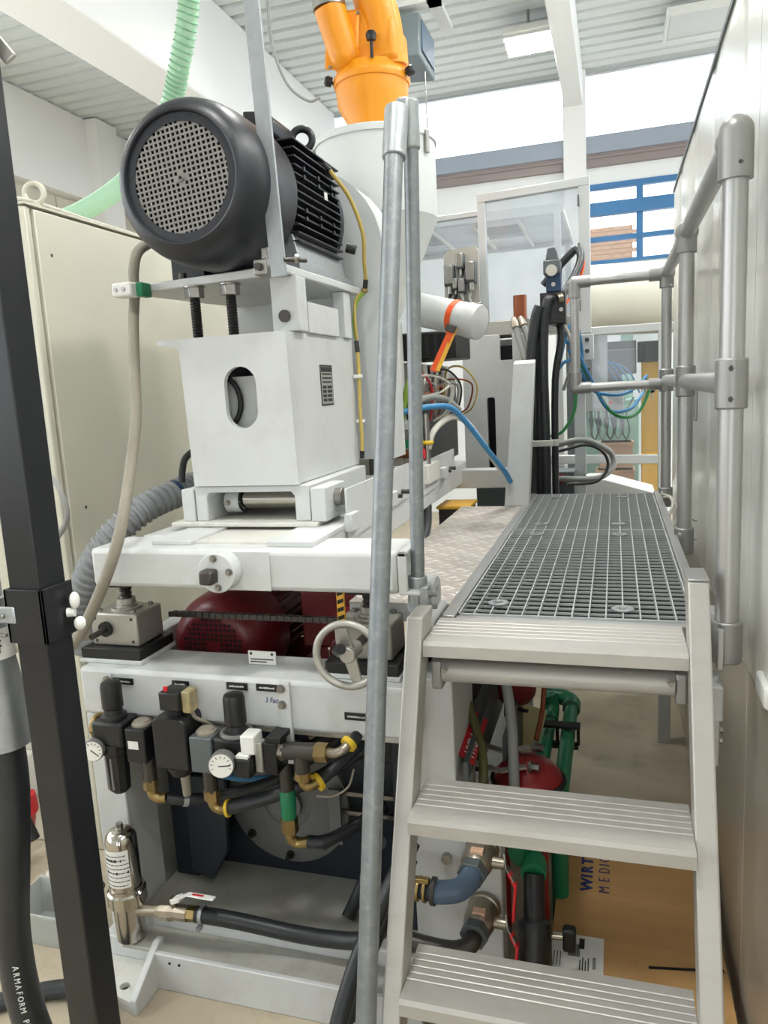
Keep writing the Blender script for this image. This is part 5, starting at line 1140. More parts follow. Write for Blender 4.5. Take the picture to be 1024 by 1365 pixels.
build('nut', G().cyl((-0.335, 1.80, 0.57), (-0.333, 1.79, 0.495), 0.018, n=8), 'red_paint', hf)
build('bracket', G().box(-0.315, -0.306, 1.79, 1.80, 0.48, 0.57), 'brass', hf)
yp = thing('yellow_plate', 'pale yellow drilled plate between the red housing and drum', 'plate', (-0.27, 2.35, 0.40))
build('plate', G().bar((-0.30, 2.36, 0.40), (-0.27, 2.40, 0.53), 0.10, 0.006, (0, -1, 0)), 'pale_yellow', yp)
# green pipework
def gp(name, lab, x, y0, y1, z, up):
    t = thing(name, lab, 'pipe', (x, (y0+y1)/2, z-0.03), 'green pipes under the walkway')
    build('pipe', G().cyl((x, y0, z), (x, y1, z), 0.0245, n=20), 'pipe_green', t)
    build('elbow', G().tube([(x, y1-0.02, z), (x, y1+0.02, z), (x, y1+0.055, z+0.03), (x-0.01, y1+0.06, z+0.07)] if not up else [(x, y1-0.02, z), (x, y1+0.03, z), (x-0.03, y1+0.065, z+0.002), (x-0.10, y1+0.07, z+0.004)], 0.030, 16), 'pipe_green', t)
    build('collar', G().cyl((x, y1-0.03, z), (x, y1-0.018, z), 0.0325, n=20), 'pipe_green', t)
    build('wire_ring', G().torus((x, y1-0.04, z), (0, 1, 0), 0.0275, 0.002, 24, 6), 'steel', t)
    return t
g1 = gp('green_pipe', 'green plastic pipe nearer the red drum with flanged end', -0.232, 1.84, 2.62, 0.385, False)
build('flange', G().cyl((-0.232, 1.84, 0.385), (-0.232, 1.828, 0.385), 0.045, n=24).cyl((-0.232, 1.82, 0.385), (-0.232, 1.808, 0.385), 0.045, n=24), 'pipe_green', g1)
g2 = gp('green_pipe', 'green plastic pipe with elbow nearer the white enclosure', -0.160, 2.10, 2.72, 0.40, True)
build('drop', G().tube([(-0.160, 2.12, 0.40), (-0.160, 2.08, 0.40), (-0.160, 2.05, 0.36), (-0.160, 2.045, 0.02)], 0.0245, 16), 'pipe_green', g2)
tag(build('pipe_clamp', G().box(-0.275, -0.125, 2.46, 2.49, 0.355, 0.372).box(-0.275, -0.263, 2.46, 2.49, 0.372, 0.43).box(-0.200, -0.190, 2.46, 2.49, 0.372, 0.43).box(-0.130, -0.120, 2.46, 2.49, 0.372, 0.43).box(-0.278, -0.118, 2.455, 2.495, 0.43, 0.442), 'black_plastic', bevel=0.002), 'black bracket clamping both green pipes', 'pipe clamp')
gv = thing('black_valve', 'black plastic valve with grip on green pipe beside the cardboard box', 'valve', (-0.20, 1.65, 0.12))
build('union', G().lathe((-0.205, 1.80, 0.37), (0.02, -1, -0.08), [(0, 0.030), (0.03, 0.034), (0.05, 0.032)], 18), 'pipe_green', gv)
build('neck', G().lathe((-0.203, 1.755, 0.366), (0.05, -0.55, -1), [(0, 0.026), (0.10, 0.027), (0.11, 0.04), (0.21, 0.042), (0.23, 0.03)], 20), 'black_plastic', gv)
build('outlet', G().lathe((-0.195, 1.665, 0.17), (0.05, -0.4, -1), [(0, 0.033), (0.06, 0.033), (0.10, 0.030), (0.13, 0.03)], 18), 'pipe_green', gv)
build('stem', G().cyl((-0.185, 1.70, 0.235), (-0.128, 1.70, 0.24), 0.007, n=10), 'nickel', gv)
build('grip', G().box(-0.130, -0.098, 1.685, 1.715, 0.21, 0.27), 'black_plastic', gv, bevel=0.006)
tag(build('copper_tube', G().tube([(-0.225, 2.42, 0.95), (-0.222, 2.38, 0.75), (-0.225, 2.30, 0.58), (-0.24, 2.22, 0.50)], 0.008, 10), 'copper'), 'thin bronze tube running down beside the green pipes', 'tube')

# cardboard box
cb = thing('cardboard_box', 'flattened brown cardboard box printed with blue lettering under the walkway', 'cardboard box', (0.05, 1.9, 0))
ztop = [(1.27, 0.115), (1.55, 0.118), (1.80, 0.116), (1.90, 0.104), (1.96, 0.100), (2.03, 0.108), (2.15, 0.128), (2.35, 0.142), (2.45, 0.145)]
zf = lambda y: next((a[1]+(b[1]-a[1])*(y-a[0])/(b[0]-a[0]) for a, b in zip(ztop, ztop[1:]) if a[0] <= y <= b[0]), ztop[-1][1])
prof = [(1.27, 0.0)]+[(y, z) for y, z in ztop]+[(2.45, 0.0)]
build('carton', G().prism(prof, at(YZ, x=-0.172), 0.435), 'cardboard', cb, ang=50)
build('flap_seam', G().box(0.048, 0.050, 1.3, 1.86, 0.1175, 0.1195), 'cardboard', cb)
build('tear', G().bar((0.075, 1.795, 0.1175), (0.255, 1.825, 0.1172), 0.007, 0.002), 'dark_void', cb)
Mx = lambda x, y: frame_m((x, y, zf(y)+0.001), (0, 1, (zf(y+0.1)-zf(y))/0.1), (-1, 0, 0))
yv = 2.065
for word, x, sz, adv, sxx in (('WIRTHWEIN', -0.072, 0.046, 0.0405, 1.0), ('MEDICAL', -0.022, 0.046, 0.0365, 0.72)):
    y = yv
    for ch_ in word:
        wdt = {'W': 1.25, 'I': 0.45, 'M': 1.15}.get(ch_, 0.88)*adv
        if y+wdt > 2.44: break
        text('letter', ch_, sz, Mx(x, y), 'ink_blue', cb, 0.0008 if word[0] == 'M' else 0.001, 'LEFT', sxx, 0.0, -0.0004 if word[0] == 'M' else 0.0016)
        y += wdt
ls = build('shipping_label', G().box(-0.168, -0.035, 1.735, 1.870, 0.1178, 0.1188), 'label_white', cb)
g = G()
for k in range(14): g.box(-0.125+k*0.0022, -0.1238+k*0.0022+(0.0006 if k % 3 else 0), 1.79, 1.835, 0.1188, 0.1192)
for k in range(12): g.box(-0.062+0.0, -0.054, 1.755+k*0.0035, 1.7568+k*0.0035, 0.1188, 0.1192)
for k in range(4): g.box(-0.095+k*0.007, -0.092+k*0.007, 1.745, 1.78+0.01*(k % 2), 0.1188, 0.1192)
for k in range(3): g.box(-0.16+k*0.008, -0.158+k*0.008, 1.75, 1.80, 0.1188, 0.1192)
g.box(-0.098, -0.084, 1.82, 1.858, 0.1188, 0.1192)
build('barcode_print', g, 'ink_black', ls, smooth=False)

# ================================================================== extruder barrel section and clutter
eb_ = thing('extruder_barrel', 'dark extruder barrel housing behind the belt guard', 'extruder', (-1.0, 3.3, 1.225))
build('housing', G().box(-1.08, -0.80, 3.13, 3.95, 1.235, 1.62), 'black_paint', eb_, bevel=0.01)
build('motor_block', G().box(-0.90, -0.655, 3.25, 3.60, 1.72, 1.84), 'black_plastic', eb_, bevel=0.008)
for k in range(6): build('slot', G().box(-0.885+k*0.038, -0.865+k*0.038, 3.247, 3.251, 1.735, 1.825), 'dark_void', eb_)
for k in range(4): build('heater_band', G().cyl((-0.90, 3.15+k*0.2, 1.60), (-0.90, 3.28+k*0.2, 1.60), 0.115, n=24), 'steel', eb_)
for k in range(6):
    x = -0.80+0.0*(k % 2); y = 3.16+k*0.11
    tp = build('terminal_post', G().cyl((x, y, 1.60), (x, y, 1.70), 0.012, n=10), 'cable_white' if k % 2 else 'steel', eb_)
random.seed(11)
WL = [('cable_white', 'white'), ('bright_red', 'red'), ('cable_grey', 'grey'), ('cable_white', 'white'), ('black_rubber', 'black'), ('copper', 'brown'), ('cable_white', 'white'), ('cable_white', 'white'), ('cable_grey', 'grey'), ('yellow_wire', 'yellow'), ('cable_white', 'white'), ('copper', 'brown')]
for i, (m_, cn) in enumerate(WL):
    y = 2.92+0.05*i+random.uniform(-0.06, 0.06); x = -0.78+random.uniform(-0.03, 0.03)
    dx = random.uniform(0.02, 0.15); top = random.uniform(1.56, 1.72)
    wire('heater_wire', [(x, y, 1.55), (x+0.01, y+0.02, top), (x+dx*0.6, y+0.06, top+0.01), (x+dx, y+0.12, 1.60), (x+dx*0.8, y+0.14, 1.50), (x+dx*0.3, y+0.2, 1.46)], 0.0045, m_, 'thin %s heater wire looping beside the extruder barrel' % cn, 'wire', 'heater wires beside the barrel', n=6, sub=5)
wire('cooling_hose', [(-0.80, 2.84, 1.51), (-0.70, 2.90, 1.525), (-0.635, 3.0, 1.515), (-0.585, 3.1, 1.44), (-0.525, 3.22, 1.32), (-0.475, 3.33, 1.22), (-0.455, 3.39, 1.16)], 0.012, 'blue_wire', 'blue hose bending down to the leaning white beam', 'hose', n=10)
wire('cooling_hose', [(-0.71, 2.9, 1.36), (-0.69, 2.93, 1.43), (-0.645, 3.02, 1.475), (-0.60, 3.10, 1.458), (-0.555, 3.2, 1.37), (-0.50, 3.33, 1.24), (-0.46, 3.42, 1.16)], 0.0125, 'cable_white', 'cream hose arching beside the blue hose', 'hose', n=10)
wire('cooling_hose', [(-0.76, 2.88, 1.40), (-0.755, 2.89, 1.52), (-0.72, 2.95, 1.56), (-0.67, 3.05, 1.55), (-0.63, 3.15, 1.50)], 0.014, 'cable_grey', 'grey hose making a tight bend above the brass fittings', 'hose', n=10)
wire('cooling_hose', [(-0.82, 2.85, 1.40), (-0.80, 2.86, 1.48), (-0.78, 2.88, 1.60), (-0.76, 2.92, 1.66)], 0.012, 'green_wire', 'olive green hose rising beside the barrel', 'hose', n=10)
fm = thing('fitting_manifold', 'brass water fittings with red cap in front of the barrel', 'manifold', (-0.76, 2.9, 1.30))
build('pipe', G().cyl((-0.86, 2.86, 1.345), (-0.735, 2.86, 1.345), 0.017, n=14), 'copper', fm)
build('red_cap', G().cyl((-0.735, 2.86, 1.345), (-0.715, 2.86, 1.345), 0.020, n=14), 'bright_red', fm)
build('riser', G().cyl((-0.715, 2.90, 1.30), (-0.715, 2.90, 1.50), 0.013, n=12), 'steel', fm)
build('riser', G().cyl((-0.745, 2.96, 1.30), (-0.745, 2.96, 1.43), 0.010, n=12), 'steel', fm)
build('yellow_ring', G().torus((-0.712, 2.90, 1.385), (0, 0, 1), 0.018, 0.008, 18, 8), 'yellow_plastic', fm)
build('green_tag', G().box(-0.80, -0.755, 2.84, 2.85, 1.37, 1.40), 'pipe_green', fm)
build('foot_block', G().box(-0.88, -0.70, 2.84, 3.05, 1.225, 1.30), 'white_dirty', fm, bevel=0.003)

# white tube with orange strap
vt = thing('vent_tube', 'white vent tube end sticking out from the machine', 'tube', (-0.65, 3.1, 1.8))
pA, pB = Vector((-0.86, 3.12, 1.945)), Vector((-0.500, 2.98, 1.838)); dT = (pB-pA).normalized(); pA = pA+dT*0.10
g = G().lathe(pA, dT, [(0, 0.066), ((pB-pA).length-0.002, 0.066), ((pB-pA).length, 0.063)], 32)
build('wall', g, 'machine_white', vt)
build('end_ring', G().lathe(pB-dT*0.055, dT, [(0, 0.067), (0.004, 0.0685), (0.05, 0.0685), (0.055, 0.067)], 32, cap=False), 'machine_white', vt)
build('end_clip', G().box(pB.x-0.02, pB.x+0.01, pB.y-0.01, pB.y+0.03, pB.z+0.055, pB.z+0.075), 'steel', vt, bevel=0.003)
osx = thing('lifting_strap', 'orange and yellow ratchet strap around the white vent tube', 'strap', (-0.62, 3.0, 1.62))
pc_ = pA+dT*(pB-pA).length*0.63
g = G(); x_, y_, _ = basis(dT)
build('orange_band', G().lathe(pc_-dT*0.013, dT, [(0, 0.0685), (0.026, 0.0685)], 32, cap=False), 'orange_strap', osx)
low = pc_+V(-0.0, -0.066, -0.035)
build('orange_tail', G().bar(low, low+V(-0.085, -0.02, -0.17), 0.026, 0.003, (0.3, -1, 0.0)), 'orange_strap', osx)
build('yellow_tail', G().bar(low+V(0.012, 0.004, 0.0), low+V(-0.068, -0.016, -0.17), 0.016, 0.003, (0.3, -1, 0)), 'yellow_strap', osx)
build('buckle', G().obox(low+V(-0.01, -0.004, -0.01), (0.04, 0.014, 0.028), Matrix.Rotation(0.4, 3, 'Y')), 'steel_dark', osx, bevel=0.003)

# ================================================================== white column, leaning beam
cm = thing('machine_column', 'white machine column with two dark slots', 'machine column', (-0.58, 4.1, 1.0))
outer = [(-0.775, 1.08), (-0.38, 1.08), (-0.36, 1.60), (-0.36, 1.85), (-0.508, 1.85), (-0.508, 1.72), (-0.575, 1.72), (-0.575, 1.853), (-0.772, 1.853)]
slot = [(-0.648, 1.10), (-0.648, 1.52), (-0.643, 1.53), (-0.612, 1.53), (-0.607, 1.52), (-0.607, 1.10)]
build('front_plate', G().prism([outer, slot], at(XZ, y=4.0), 0.04), 'machine_white', cm, bevel=0.003)
build('side_plate', G().box(-0.775, -0.745, 4.04, 4.5, 1.08, 1.85), 'machine_white', cm)
build('side_plate', G().box(-0.40, -0.37, 4.04, 4.5, 1.08, 1.85), 'machine_white', cm)
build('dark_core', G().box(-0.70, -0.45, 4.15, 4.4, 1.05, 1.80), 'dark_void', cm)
build('back_plate', G().box(-0.745, -0.40, 4.46, 4.5, 1.08, 1.85), 'machine_white', cm)
build('top_block', G().box(-0.72, -0.20, 4.12, 4.40, 1.853, 1.93), 'cast_silver', cm, bevel=0.004)
build('foot', G().box(-0.73, -0.40, 4.05, 4.40, 0.0, 1.08), 'grey_dark_metal', cm, bevel=0.004)
lb = thing('leaning_beam', 'white box beam leaning beside the black hoses', 'beam', (-0.41, 3.43, 1.046))
g = G(); a0 = [(-0.489, 3.41), (-0.412, 3.41), (-0.412, 3.50), (-0.489, 3.50)]
for (dx, dy, z) in ((0, 0, 1.0465), (0.055, 0.16, 1.69)):
    for (x, y) in a0: g.v.append(Vector((x+dx*(1.0), y+dy, z)))
g.v = [Vector((-0.487, 3.405, 1.048)), Vector((-0.375, 3.405, 1.048)), Vector((-0.375, 3.46, 1.048)), Vector((-0.487, 3.46, 1.048)),
       Vector((-0.438, 3.46, 1.685)), Vector((-0.343, 3.46, 1.685)), Vector((-0.343, 3.52, 1.70)), Vector((-0.438, 3.52, 1.70))]
g.f = [(3, 2, 1, 0), (4, 5, 6, 7), (0, 1, 5, 4), (1, 2, 6, 5), (2, 3, 7, 6), (3, 0, 4, 7)]
build('beam', g, 'machine_white', lb, bevel=0.004)
build('base_plate', G().box(-0.487, -0.375, 3.404, 3.48, 1.0465, 1.052), 'machine_white', lb)

# hydraulic hoses and valve head
for pts, r, lab in (([(-0.391, 3.77, 0.80), (-0.394, 3.77, 1.05), (-0.396, 3.77, 1.27), (-0.400, 3.77, 1.488), (-0.386, 3.77, 1.737), (-0.363, 3.77, 1.90), (-0.343, 3.77, 1.955)], 0.026, 'thickest black hydraulic hose in the bundle beside the leaning beam'),
                    ([(-0.326, 3.78, 0.80), (-0.328, 3.78, 1.044), (-0.327, 3.78, 1.267), (-0.333, 3.78, 1.628), (-0.325, 3.78, 1.873), (-0.308, 3.78, 1.975), (-0.290, 3.80, 1.985)], 0.024, 'black hydraulic hose bending into the valve head from below'),
                    ([(-0.360, 3.83, 0.80), (-0.363, 3.83, 1.2), (-0.362, 3.84, 1.5), (-0.353, 3.84, 1.75), (-0.328, 3.85, 1.92)], 0.020, 'black hydraulic hose squeezed in the middle of the bundle'),
                    ([(-0.290, 3.86, 0.80), (-0.290, 3.86, 1.2), (-0.283, 3.86, 1.6), (-0.253, 3.87, 1.80), (-0.268, 3.88, 1.93)], 0.018, 'slim grey-black hydraulic hose nearest the railing loop')):
    wire('hydraulic_hose', pts, r, 'hose_black', lab, 'hose', 'hydraulic hoses beside the leaning beam', n=14)
tag(build('hose_clamp', G().box(-0.425, -0.285, 3.73, 3.744, 1.285, 1.315).box(-0.305, -0.265, 3.745, 3.80, 1.285, 1.315), 'cast_silver', bevel=0.003), 'pale clamp holding the black hydraulic hose bundle', 'hose clamp')
for k, pts in enumerate(([(-0.479, 3.90, 1.895), (-0.455, 3.87, 1.81), (-0.42, 3.82, 1.70), (-0.40, 3.80, 1.55)], [(-0.445, 3.92, 1.90), (-0.415, 3.88, 1.82), (-0.395, 3.84, 1.72)])):
    hh_ = thing('coupled_hose', ('grey hose with silver coupling descending from the column top', 'second grey hose with silver coupling above the leaning beam')[k], 'hose', pts[-1])
    build('hose_wall', G().tube(pts, 0.016, 10), 'cable_grey', hh_)
    d = (Vector(pts[1])-Vector(pts[0])).normalized()
    build('coupling', G().lathe(Vector(pts[0])-d*0.03, d, [(0, 0.012), (0.02, 0.018), (0.055, 0.021)], 12), 'nickel', hh_)
vh = thing('hydraulic_valve', 'blue and black hydraulic valve head above the hose bundle', 'valve', (-0.285, 3.82, 1.90))
build('manifold', G().box(-0.345, -0.225, 3.80, 3.90, 1.87, 2.02), 'black_plastic', vh, bevel=0.004)
build('blue_body', G().box(-0.315, -0.245, 3.80, 3.89, 2.02, 2.14), 'blue_valve', vh, bevel=0.005)
co_ = build('coil', G().box(-0.325, -0.245, 3.775, 3.88, 2.10, 2.165), 'grey_dark_metal', vh, bevel=0.005)
build('coil_nut', G().cyl((-0.285, 3.755, 2.115), (-0.285, 3.776, 2.115), 0.026, n=18), 'cable_white', co_)
build('plug', G().prism([(-0.315, 2.165), (-0.255, 2.165), (-0.26, 2.20), (-0.27, 2.225), (-0.305, 2.22)], at(XZ, y=3.79), 0.07), 'grey_dark_metal', vh, bevel=0.004)
for (x, z) in ((-0.32, 1.985), (-0.245, 1.935), (-0.28, 2.055)): build('socket_screw', G().cyl((x, 3.797, z), (x, 3.801, z), 0.010, n=12), 'cable_white', vh)
build('hose_nipple', G().cyl((-0.262, 3.79, 1.985), (-0.24, 3.80, 1.99), 0.024, n=14), 'nickel', vh)
build('pipe_stub', G().cyl((-0.475, 4.1, 1.93), (-0.475, 4.1, 2.05), 0.035, n=16), 'copper', vh)
wire('arched_hose', [(-0.26, 3.90, 1.99), (-0.20, 4.02, 2.10), (-0.165, 4.10, 2.20), (-0.185, 4.15, 2.26), (-0.26, 4.16, 2.20), (-0.36, 4.18, 2.10)], 0.020, 'hose_black', 'black hose arching over behind the valve head', 'hose', n=12)
wire('arched_hose', [(-0.245, 3.92, 1.95), (-0.185, 4.04, 2.06), (-0.150, 4.10, 2.17), (-0.165, 4.14, 2.235), (-0.19, 4.15, 2.27)], 0.007, 'orange_strap', 'orange lead following the arched black hose', 'cable', n=8)
for k, (pts, m_, lab) in enumerate((
    ([(-0.24, 3.90, 1.80), (-0.176, 3.92, 1.731), (-0.124, 3.92, 1.618), (-0.037, 4.0, 1.445), (0.06, 4.1, 1.43), (0.112, 4.2, 1.469), (0.172, 4.3, 1.56)], 'blue_wire', 'blue air tube hanging lowest below the railing loop'),
    ([(-0.22, 3.90, 1.75), (-0.170, 3.92, 1.657), (-0.107, 3.95, 1.544), (-0.0, 4.0, 1.512), (0.08, 4.1, 1.53), (0.16, 4.2, 1.60)], 'blue_wire', 'blue air tube in a flatter loop below the railing loop'),
    ([(-0.26, 3.90, 1.70), (-0.22, 3.90, 1.85), (-0.18, 3.95, 1.86), (-0.16, 4.0, 1.75), (-0.16, 4.02, 1.66)], 'blue_wire', 'blue air tube looping beside the railing loop post'),
    ([(-0.30, 3.92, 1.60), (-0.25, 3.9, 1.68), (-0.20, 3.9, 1.70)], 'blue_wire', 'short blue air tube behind the hose bundle'),
    ([(-0.186, 3.9, 1.60), (-0.186, 3.9, 1.548), (-0.198, 3.9, 1.437), (-0.255, 3.9, 1.345), (-0.32, 3.92, 1.32)], 'green_cable', 'green cable sweeping down beside the railing loop'),
    ([(-0.20, 3.92, 1.72), (-0.12, 3.95, 1.60), (-0.03, 4.0, 1.44), (0.05, 4.05, 1.395), (0.12, 4.15, 1.42), (0.17, 4.2, 1.52), (0.18, 4.22, 1.58)], 'green_cable', 'dark green cable with black plug hanging below the loop'),
    ([(-0.33, 4.2, 1.245), (-0.20, 4.2, 1.275), (-0.118, 4.2, 1.262), (-0.03, 4.3, 1.20), (-0.008, 4.3, 1.13), (-0.05, 4.25, 1.08), (-0.12, 4.2, 1.063), (-0.30, 4.2, 1.066)], 'cable_grey', 'thick grey hose loop low behind the walkway end'),
    ([(-0.30, 4.16, 1.22), (-0.15, 4.18, 1.25), (-0.06, 4.22, 1.20), (-0.04, 4.22, 1.12), (-0.10, 4.18, 1.05), (-0.25, 4.16, 1.04)], 'hose_black', 'thinner dark hose loop low behind the walkway end'),
    ([(-0.31, 3.9, 1.88), (-0.26, 3.9, 1.86), (-0.23, 3.92, 1.80), (-0.21, 3.93, 1.68), (-0.25, 3.95, 1.55)], 'cable_grey', 'grey cable bowing out from the valve head'),
    ([(-0.29, 3.88, 1.90), (-0.24, 3.88, 1.87), (-0.205, 3.9, 1.77), (-0.21, 3.92, 1.62)], 'cable_white', 'cream cable bowing out from the valve head'))):
    wire('loop_hose', pts, 0.016 if 'thick' in lab else 0.0085, m_, lab, 'hose', 'hoses and cables by the railing loop', n=10)
for k, (x, y, z) in enumerate(((0.150, 4.2, 1.56), (0.185, 4.22, 1.54))):
    t = thing('cable_plug', ('slim black plug hanging below the loop rail', 'black round plug hanging beside the last railing post')[k], 'plug', (x, y, z-0.05))
    build('body', G().cyl((x, y, z-0.03), (x, y, z+0.03), 0.011+0.005*k, n=10).sphere((x, y, z+0.03), 0.011, 10, 6), 'black_plastic', t)
    build('tail', G().cyl((x, y, z-0.06), (x, y, z-0.03), 0.005, n=8), 'cable_white', t)

# ================================================================== connector panel and hazy guard
cpn = thing('connector_panel', 'grey steel panel with heavy grey plug connectors', 'connector panel', (-0.81, 4.2, 2.0))
build('plate', G().prism([(-0.90, 1.95), (-0.705, 1.95), (-0.705, 2.32), (-0.72, 2.345), (-0.875, 2.335), (-0.90, 2.30)], at(XZ, y=4.22), 0.012), 'cast_silver', cpn, bevel=0.002)
build('support', G().box(-0.89, -0.71, 4.232, 4.27, 1.853, 2.0), 'cast_silver', cpn)
for k, (x, z, s) in enumerate(((-0.862, 2.20, 1.0), (-0.745, 2.21, 1.0), (-0.795, 2.14, 0.7), (-0.80, 2.27, 0.75), (-0.83, 2.15, 0.55))):
    c_ = build('connector', G().box(x-0.028*s, x+0.028*s, 4.165, 4.22, z-0.06*s, z+0.05*s), 'grey_dark_metal', cpn, bevel=0.004)
    build('hood', G().box(x-0.022*s, x+0.022*s, 4.155, 4.166, z-0.05*s, z+0.045*s), 'steel', c_, bevel=0.003)
    build('gland', G().cyl((x, 4.19, z-0.06*s), (x, 4.19, z-0.10*s), 0.016*s, n=12), 'steel', c_)
    build('lead', G().tube([(x, 4.19, z-0.10*s), (x-0.01, 4.18, z-0.15), (x+0.01+0.02*k % 0.03, 4.17, z-0.22), (x-0.03, 4.17, 1.92)], 0.008, 8), 'cable_grey' if k % 2 else 'black_rubber', cpn)
build('black_relay', G().box(-0.89, -0.80, 4.14, 4.21, 1.93, 2.0), 'black_plastic', cpn, bevel=0.005)

gf = thing('machine_guard', 'aluminium framed guard with hazy clear plastic panels', 'machine guard', (-0.45, 4.4, 1.93))
build('post', G().box(-0.735, -0.69, 4.40, 4.445, 1.93, 2.64), 'alu_profile', gf, bevel=0.003)
build('post', G().box(-0.185, -0.125, 4.40, 4.445, 1.85, 2.67), 'alu_profile', gf, bevel=0.003)
build('top_bar', G().bar((-0.735, 4.42, 2.625), (-0.125, 4.42, 2.648), 0.045, 0.045), 'alu_profile', gf, bevel=0.003)
build('panel', G().box(-0.69, -0.185, 4.42, 4.425, 1.93, 2.62), 'plexi_hazy', gf, smooth=False)
build('post', G().box(-1.42, -1.38, 4.40, 4.445, 1.85, 2.60), 'alu_profile', gf, bevel=0.003)
build('top_bar', G().bar((-1.42, 4.42, 2.535), (-0.735, 4.42, 2.55), 0.035, 0.03), 'alu_profile', gf, bevel=0.003)
build('panel', G().box(-1.38, -0.735, 4.42, 4.425, 1.85, 2.535), 'plexi_clear', gf, smooth=False)
for z in (2.0, 2.3, 2.55): build('hinge', G().box(-0.19, -0.18, 4.39, 4.40, z-0.03, z+0.03), 'grey_dark_metal', gf)
build('base_bar', G().box(-0.72, -0.125, 4.401, 4.445, 1.931, 1.955), 'alu_profile', gf)

# lean-to canopy roof with skylights beyond the guard
cn_ = thing('canopy_roof', 'white canopy roof with translucent skylight strips beyond the guard', 'canopy', (-1.2, 6.9, 0))
for k in range(8):
    x0 = -3.25+k*0.36
    if k % 2: build('roof_sheet', G().box(x0, x0+0.34, 6.25, 7.6, 2.90, 2.915), 'canopy_sheet', cn_, smooth=False)
    else:
        build('roof_sheet', G().box(x0, x0+0.34, 6.25, 6.60, 2.90, 2.915).box(x0, x0+0.34, 7.15, 7.6, 2.90, 2.915), 'canopy_sheet', cn_, smooth=False)
        build('skylight', G().box(x0+0.01, x0+0.33, 6.60, 7.15, 2.905, 2.910), 'window_glass', cn_, smooth=False)
    build('rib', G().box(x0+0.34, x0+0.36, 6.25, 7.6, 2.875, 2.915), 'terrace', cn_, smooth=False)
build('edge_beam', G().box(-3.25, -0.37, 6.20, 6.25, 2.87, 2.94), 'alu_profile', cn_)
build('edge_beam', G().box(-3.25, -0.37, 7.60, 7.65, 2.86, 2.94), 'alu_profile', cn_)
for x in (-3.2, -0.42):
    for y in (6.22, 7.62): build('post', G().box(x-0.025, x+0.025, y-0.025, y+0.025, 0, 2.87), 'alu_profile', cn_)

# ================================================================== far cell: roll, frame, parts
rl = thing('white_roll', 'large cream white roll lying across behind the railing loop', 'roll', (0.3, 5.5, 1.89))
build('sleeve', G().lathe((-0.17, 5.5, 2.125), (1, 0, -0.03), [(0, 0.20), (0.01, 0.235), (0.95, 0.235), (0.96, 0.20)], 40), 'roll_cream', rl)
build('stand', G().box(0.55, 0.70, 5.42, 5.58, 0.0, 1.92), 'machine_white', rl)
build('stand', G().box(-0.15, -0.05, 5.42, 5.58, 1.40, 1.92), 'machine_white', rl)
af = thing('cell_guard', 'aluminium profile frame with clear panes closing the machine cell', 'machine guard', (0.0, 5.2, 0.0))
build('top_bar', G().bar((-0.285, 5.2, 1.905), (0.40, 5.2, 1.90), 0.05, 0.05), 'alu_profile', af, bevel=0.004)
build('post', G().box(-0.285, -0.215, 5.175, 5.225, 1.60, 1.885), 'alu_profile', af, bevel=0.004)
build('post', G().box(0.265, 0.30, 5.175, 5.225, 0.0, 1.885), 'alu_profile', af, bevel=0.004)
build('post', G().box(-0.60, -0.56, 5.175, 5.225, 0.0, 1.09), 'alu_profile', af, bevel=0.004)
build('mid_bar', G().bar((-0.60, 5.2, 1.075), (0.265, 5.2, 1.06), 0.05, 0.06), 'alu_profile', af, bevel=0.006)
build('pane', G().box(-0.215, 0.265, 5.198, 5.203, 1.10, 1.88), 'plexi_clear', af, smooth=False)
build('pane', G().box(-0.56, 0.265, 5.198, 5.203, 0.3, 1.03), 'plexi_clear', af, smooth=False)
tag(build('ramp_cover', G().prism([(-0.36, 0.60), (0.24, 0.60), (0.22, 0.93), (-0.05, 1.01), (-0.16, 1.01), (-0.34, 0.93)], at(XZ, y=4.55), 0.35), 'hopper_white', bevel=0.004), 'light grey sloped cover just beyond the walkway end', 'cover')
tag(build('ramp_stand', G().box(-0.25, 0.15, 4.6, 4.85, 0.0, 0.599), 'grey_dark_metal'), 'grey stand under the sloped cover', 'stand')
yc = thing('yellow_column', 'yellow machine column seen through the clear pane', 'machine column', (0.25, 6.05, 0))
build('column', G().box(0.19, 0.31, 6.0, 6.12, 0.0, 1.70), 'yellow_machine', yc, bevel=0.006)
build('head', G().box(0.16, 0.36, 5.95, 6.1, 1.70, 1.85), 'black_plastic', yc, bevel=0.006)
for k in range(3): build('connector', G().box(0.318, 0.338, 5.945, 5.952, 1.725+k*0.04, 1.745+k*0.04), 'label_white', yc)
mg = thing('mint_machine', 'pale mint green machine body behind the clear panes', 'machine', (-0.05, 6.6, 0))
build('body', G().box(-0.35, 0.185, 6.45, 6.9, 0.0, 1.42), 'mint', mg, bevel=0.008)
build('head', G().box(-0.02, 0.24, 6.9, 7.2, 1.98, 2.16), 'mint', mg, bevel=0.008)
build('head_post', G().box(0.05, 0.15, 6.95, 7.15, 0.0, 1.98), 'mint', mg)
build('head_window', G().box(0.02, 0.20, 6.895, 6.90, 2.03, 2.10), 'grey_dark_metal', mg)
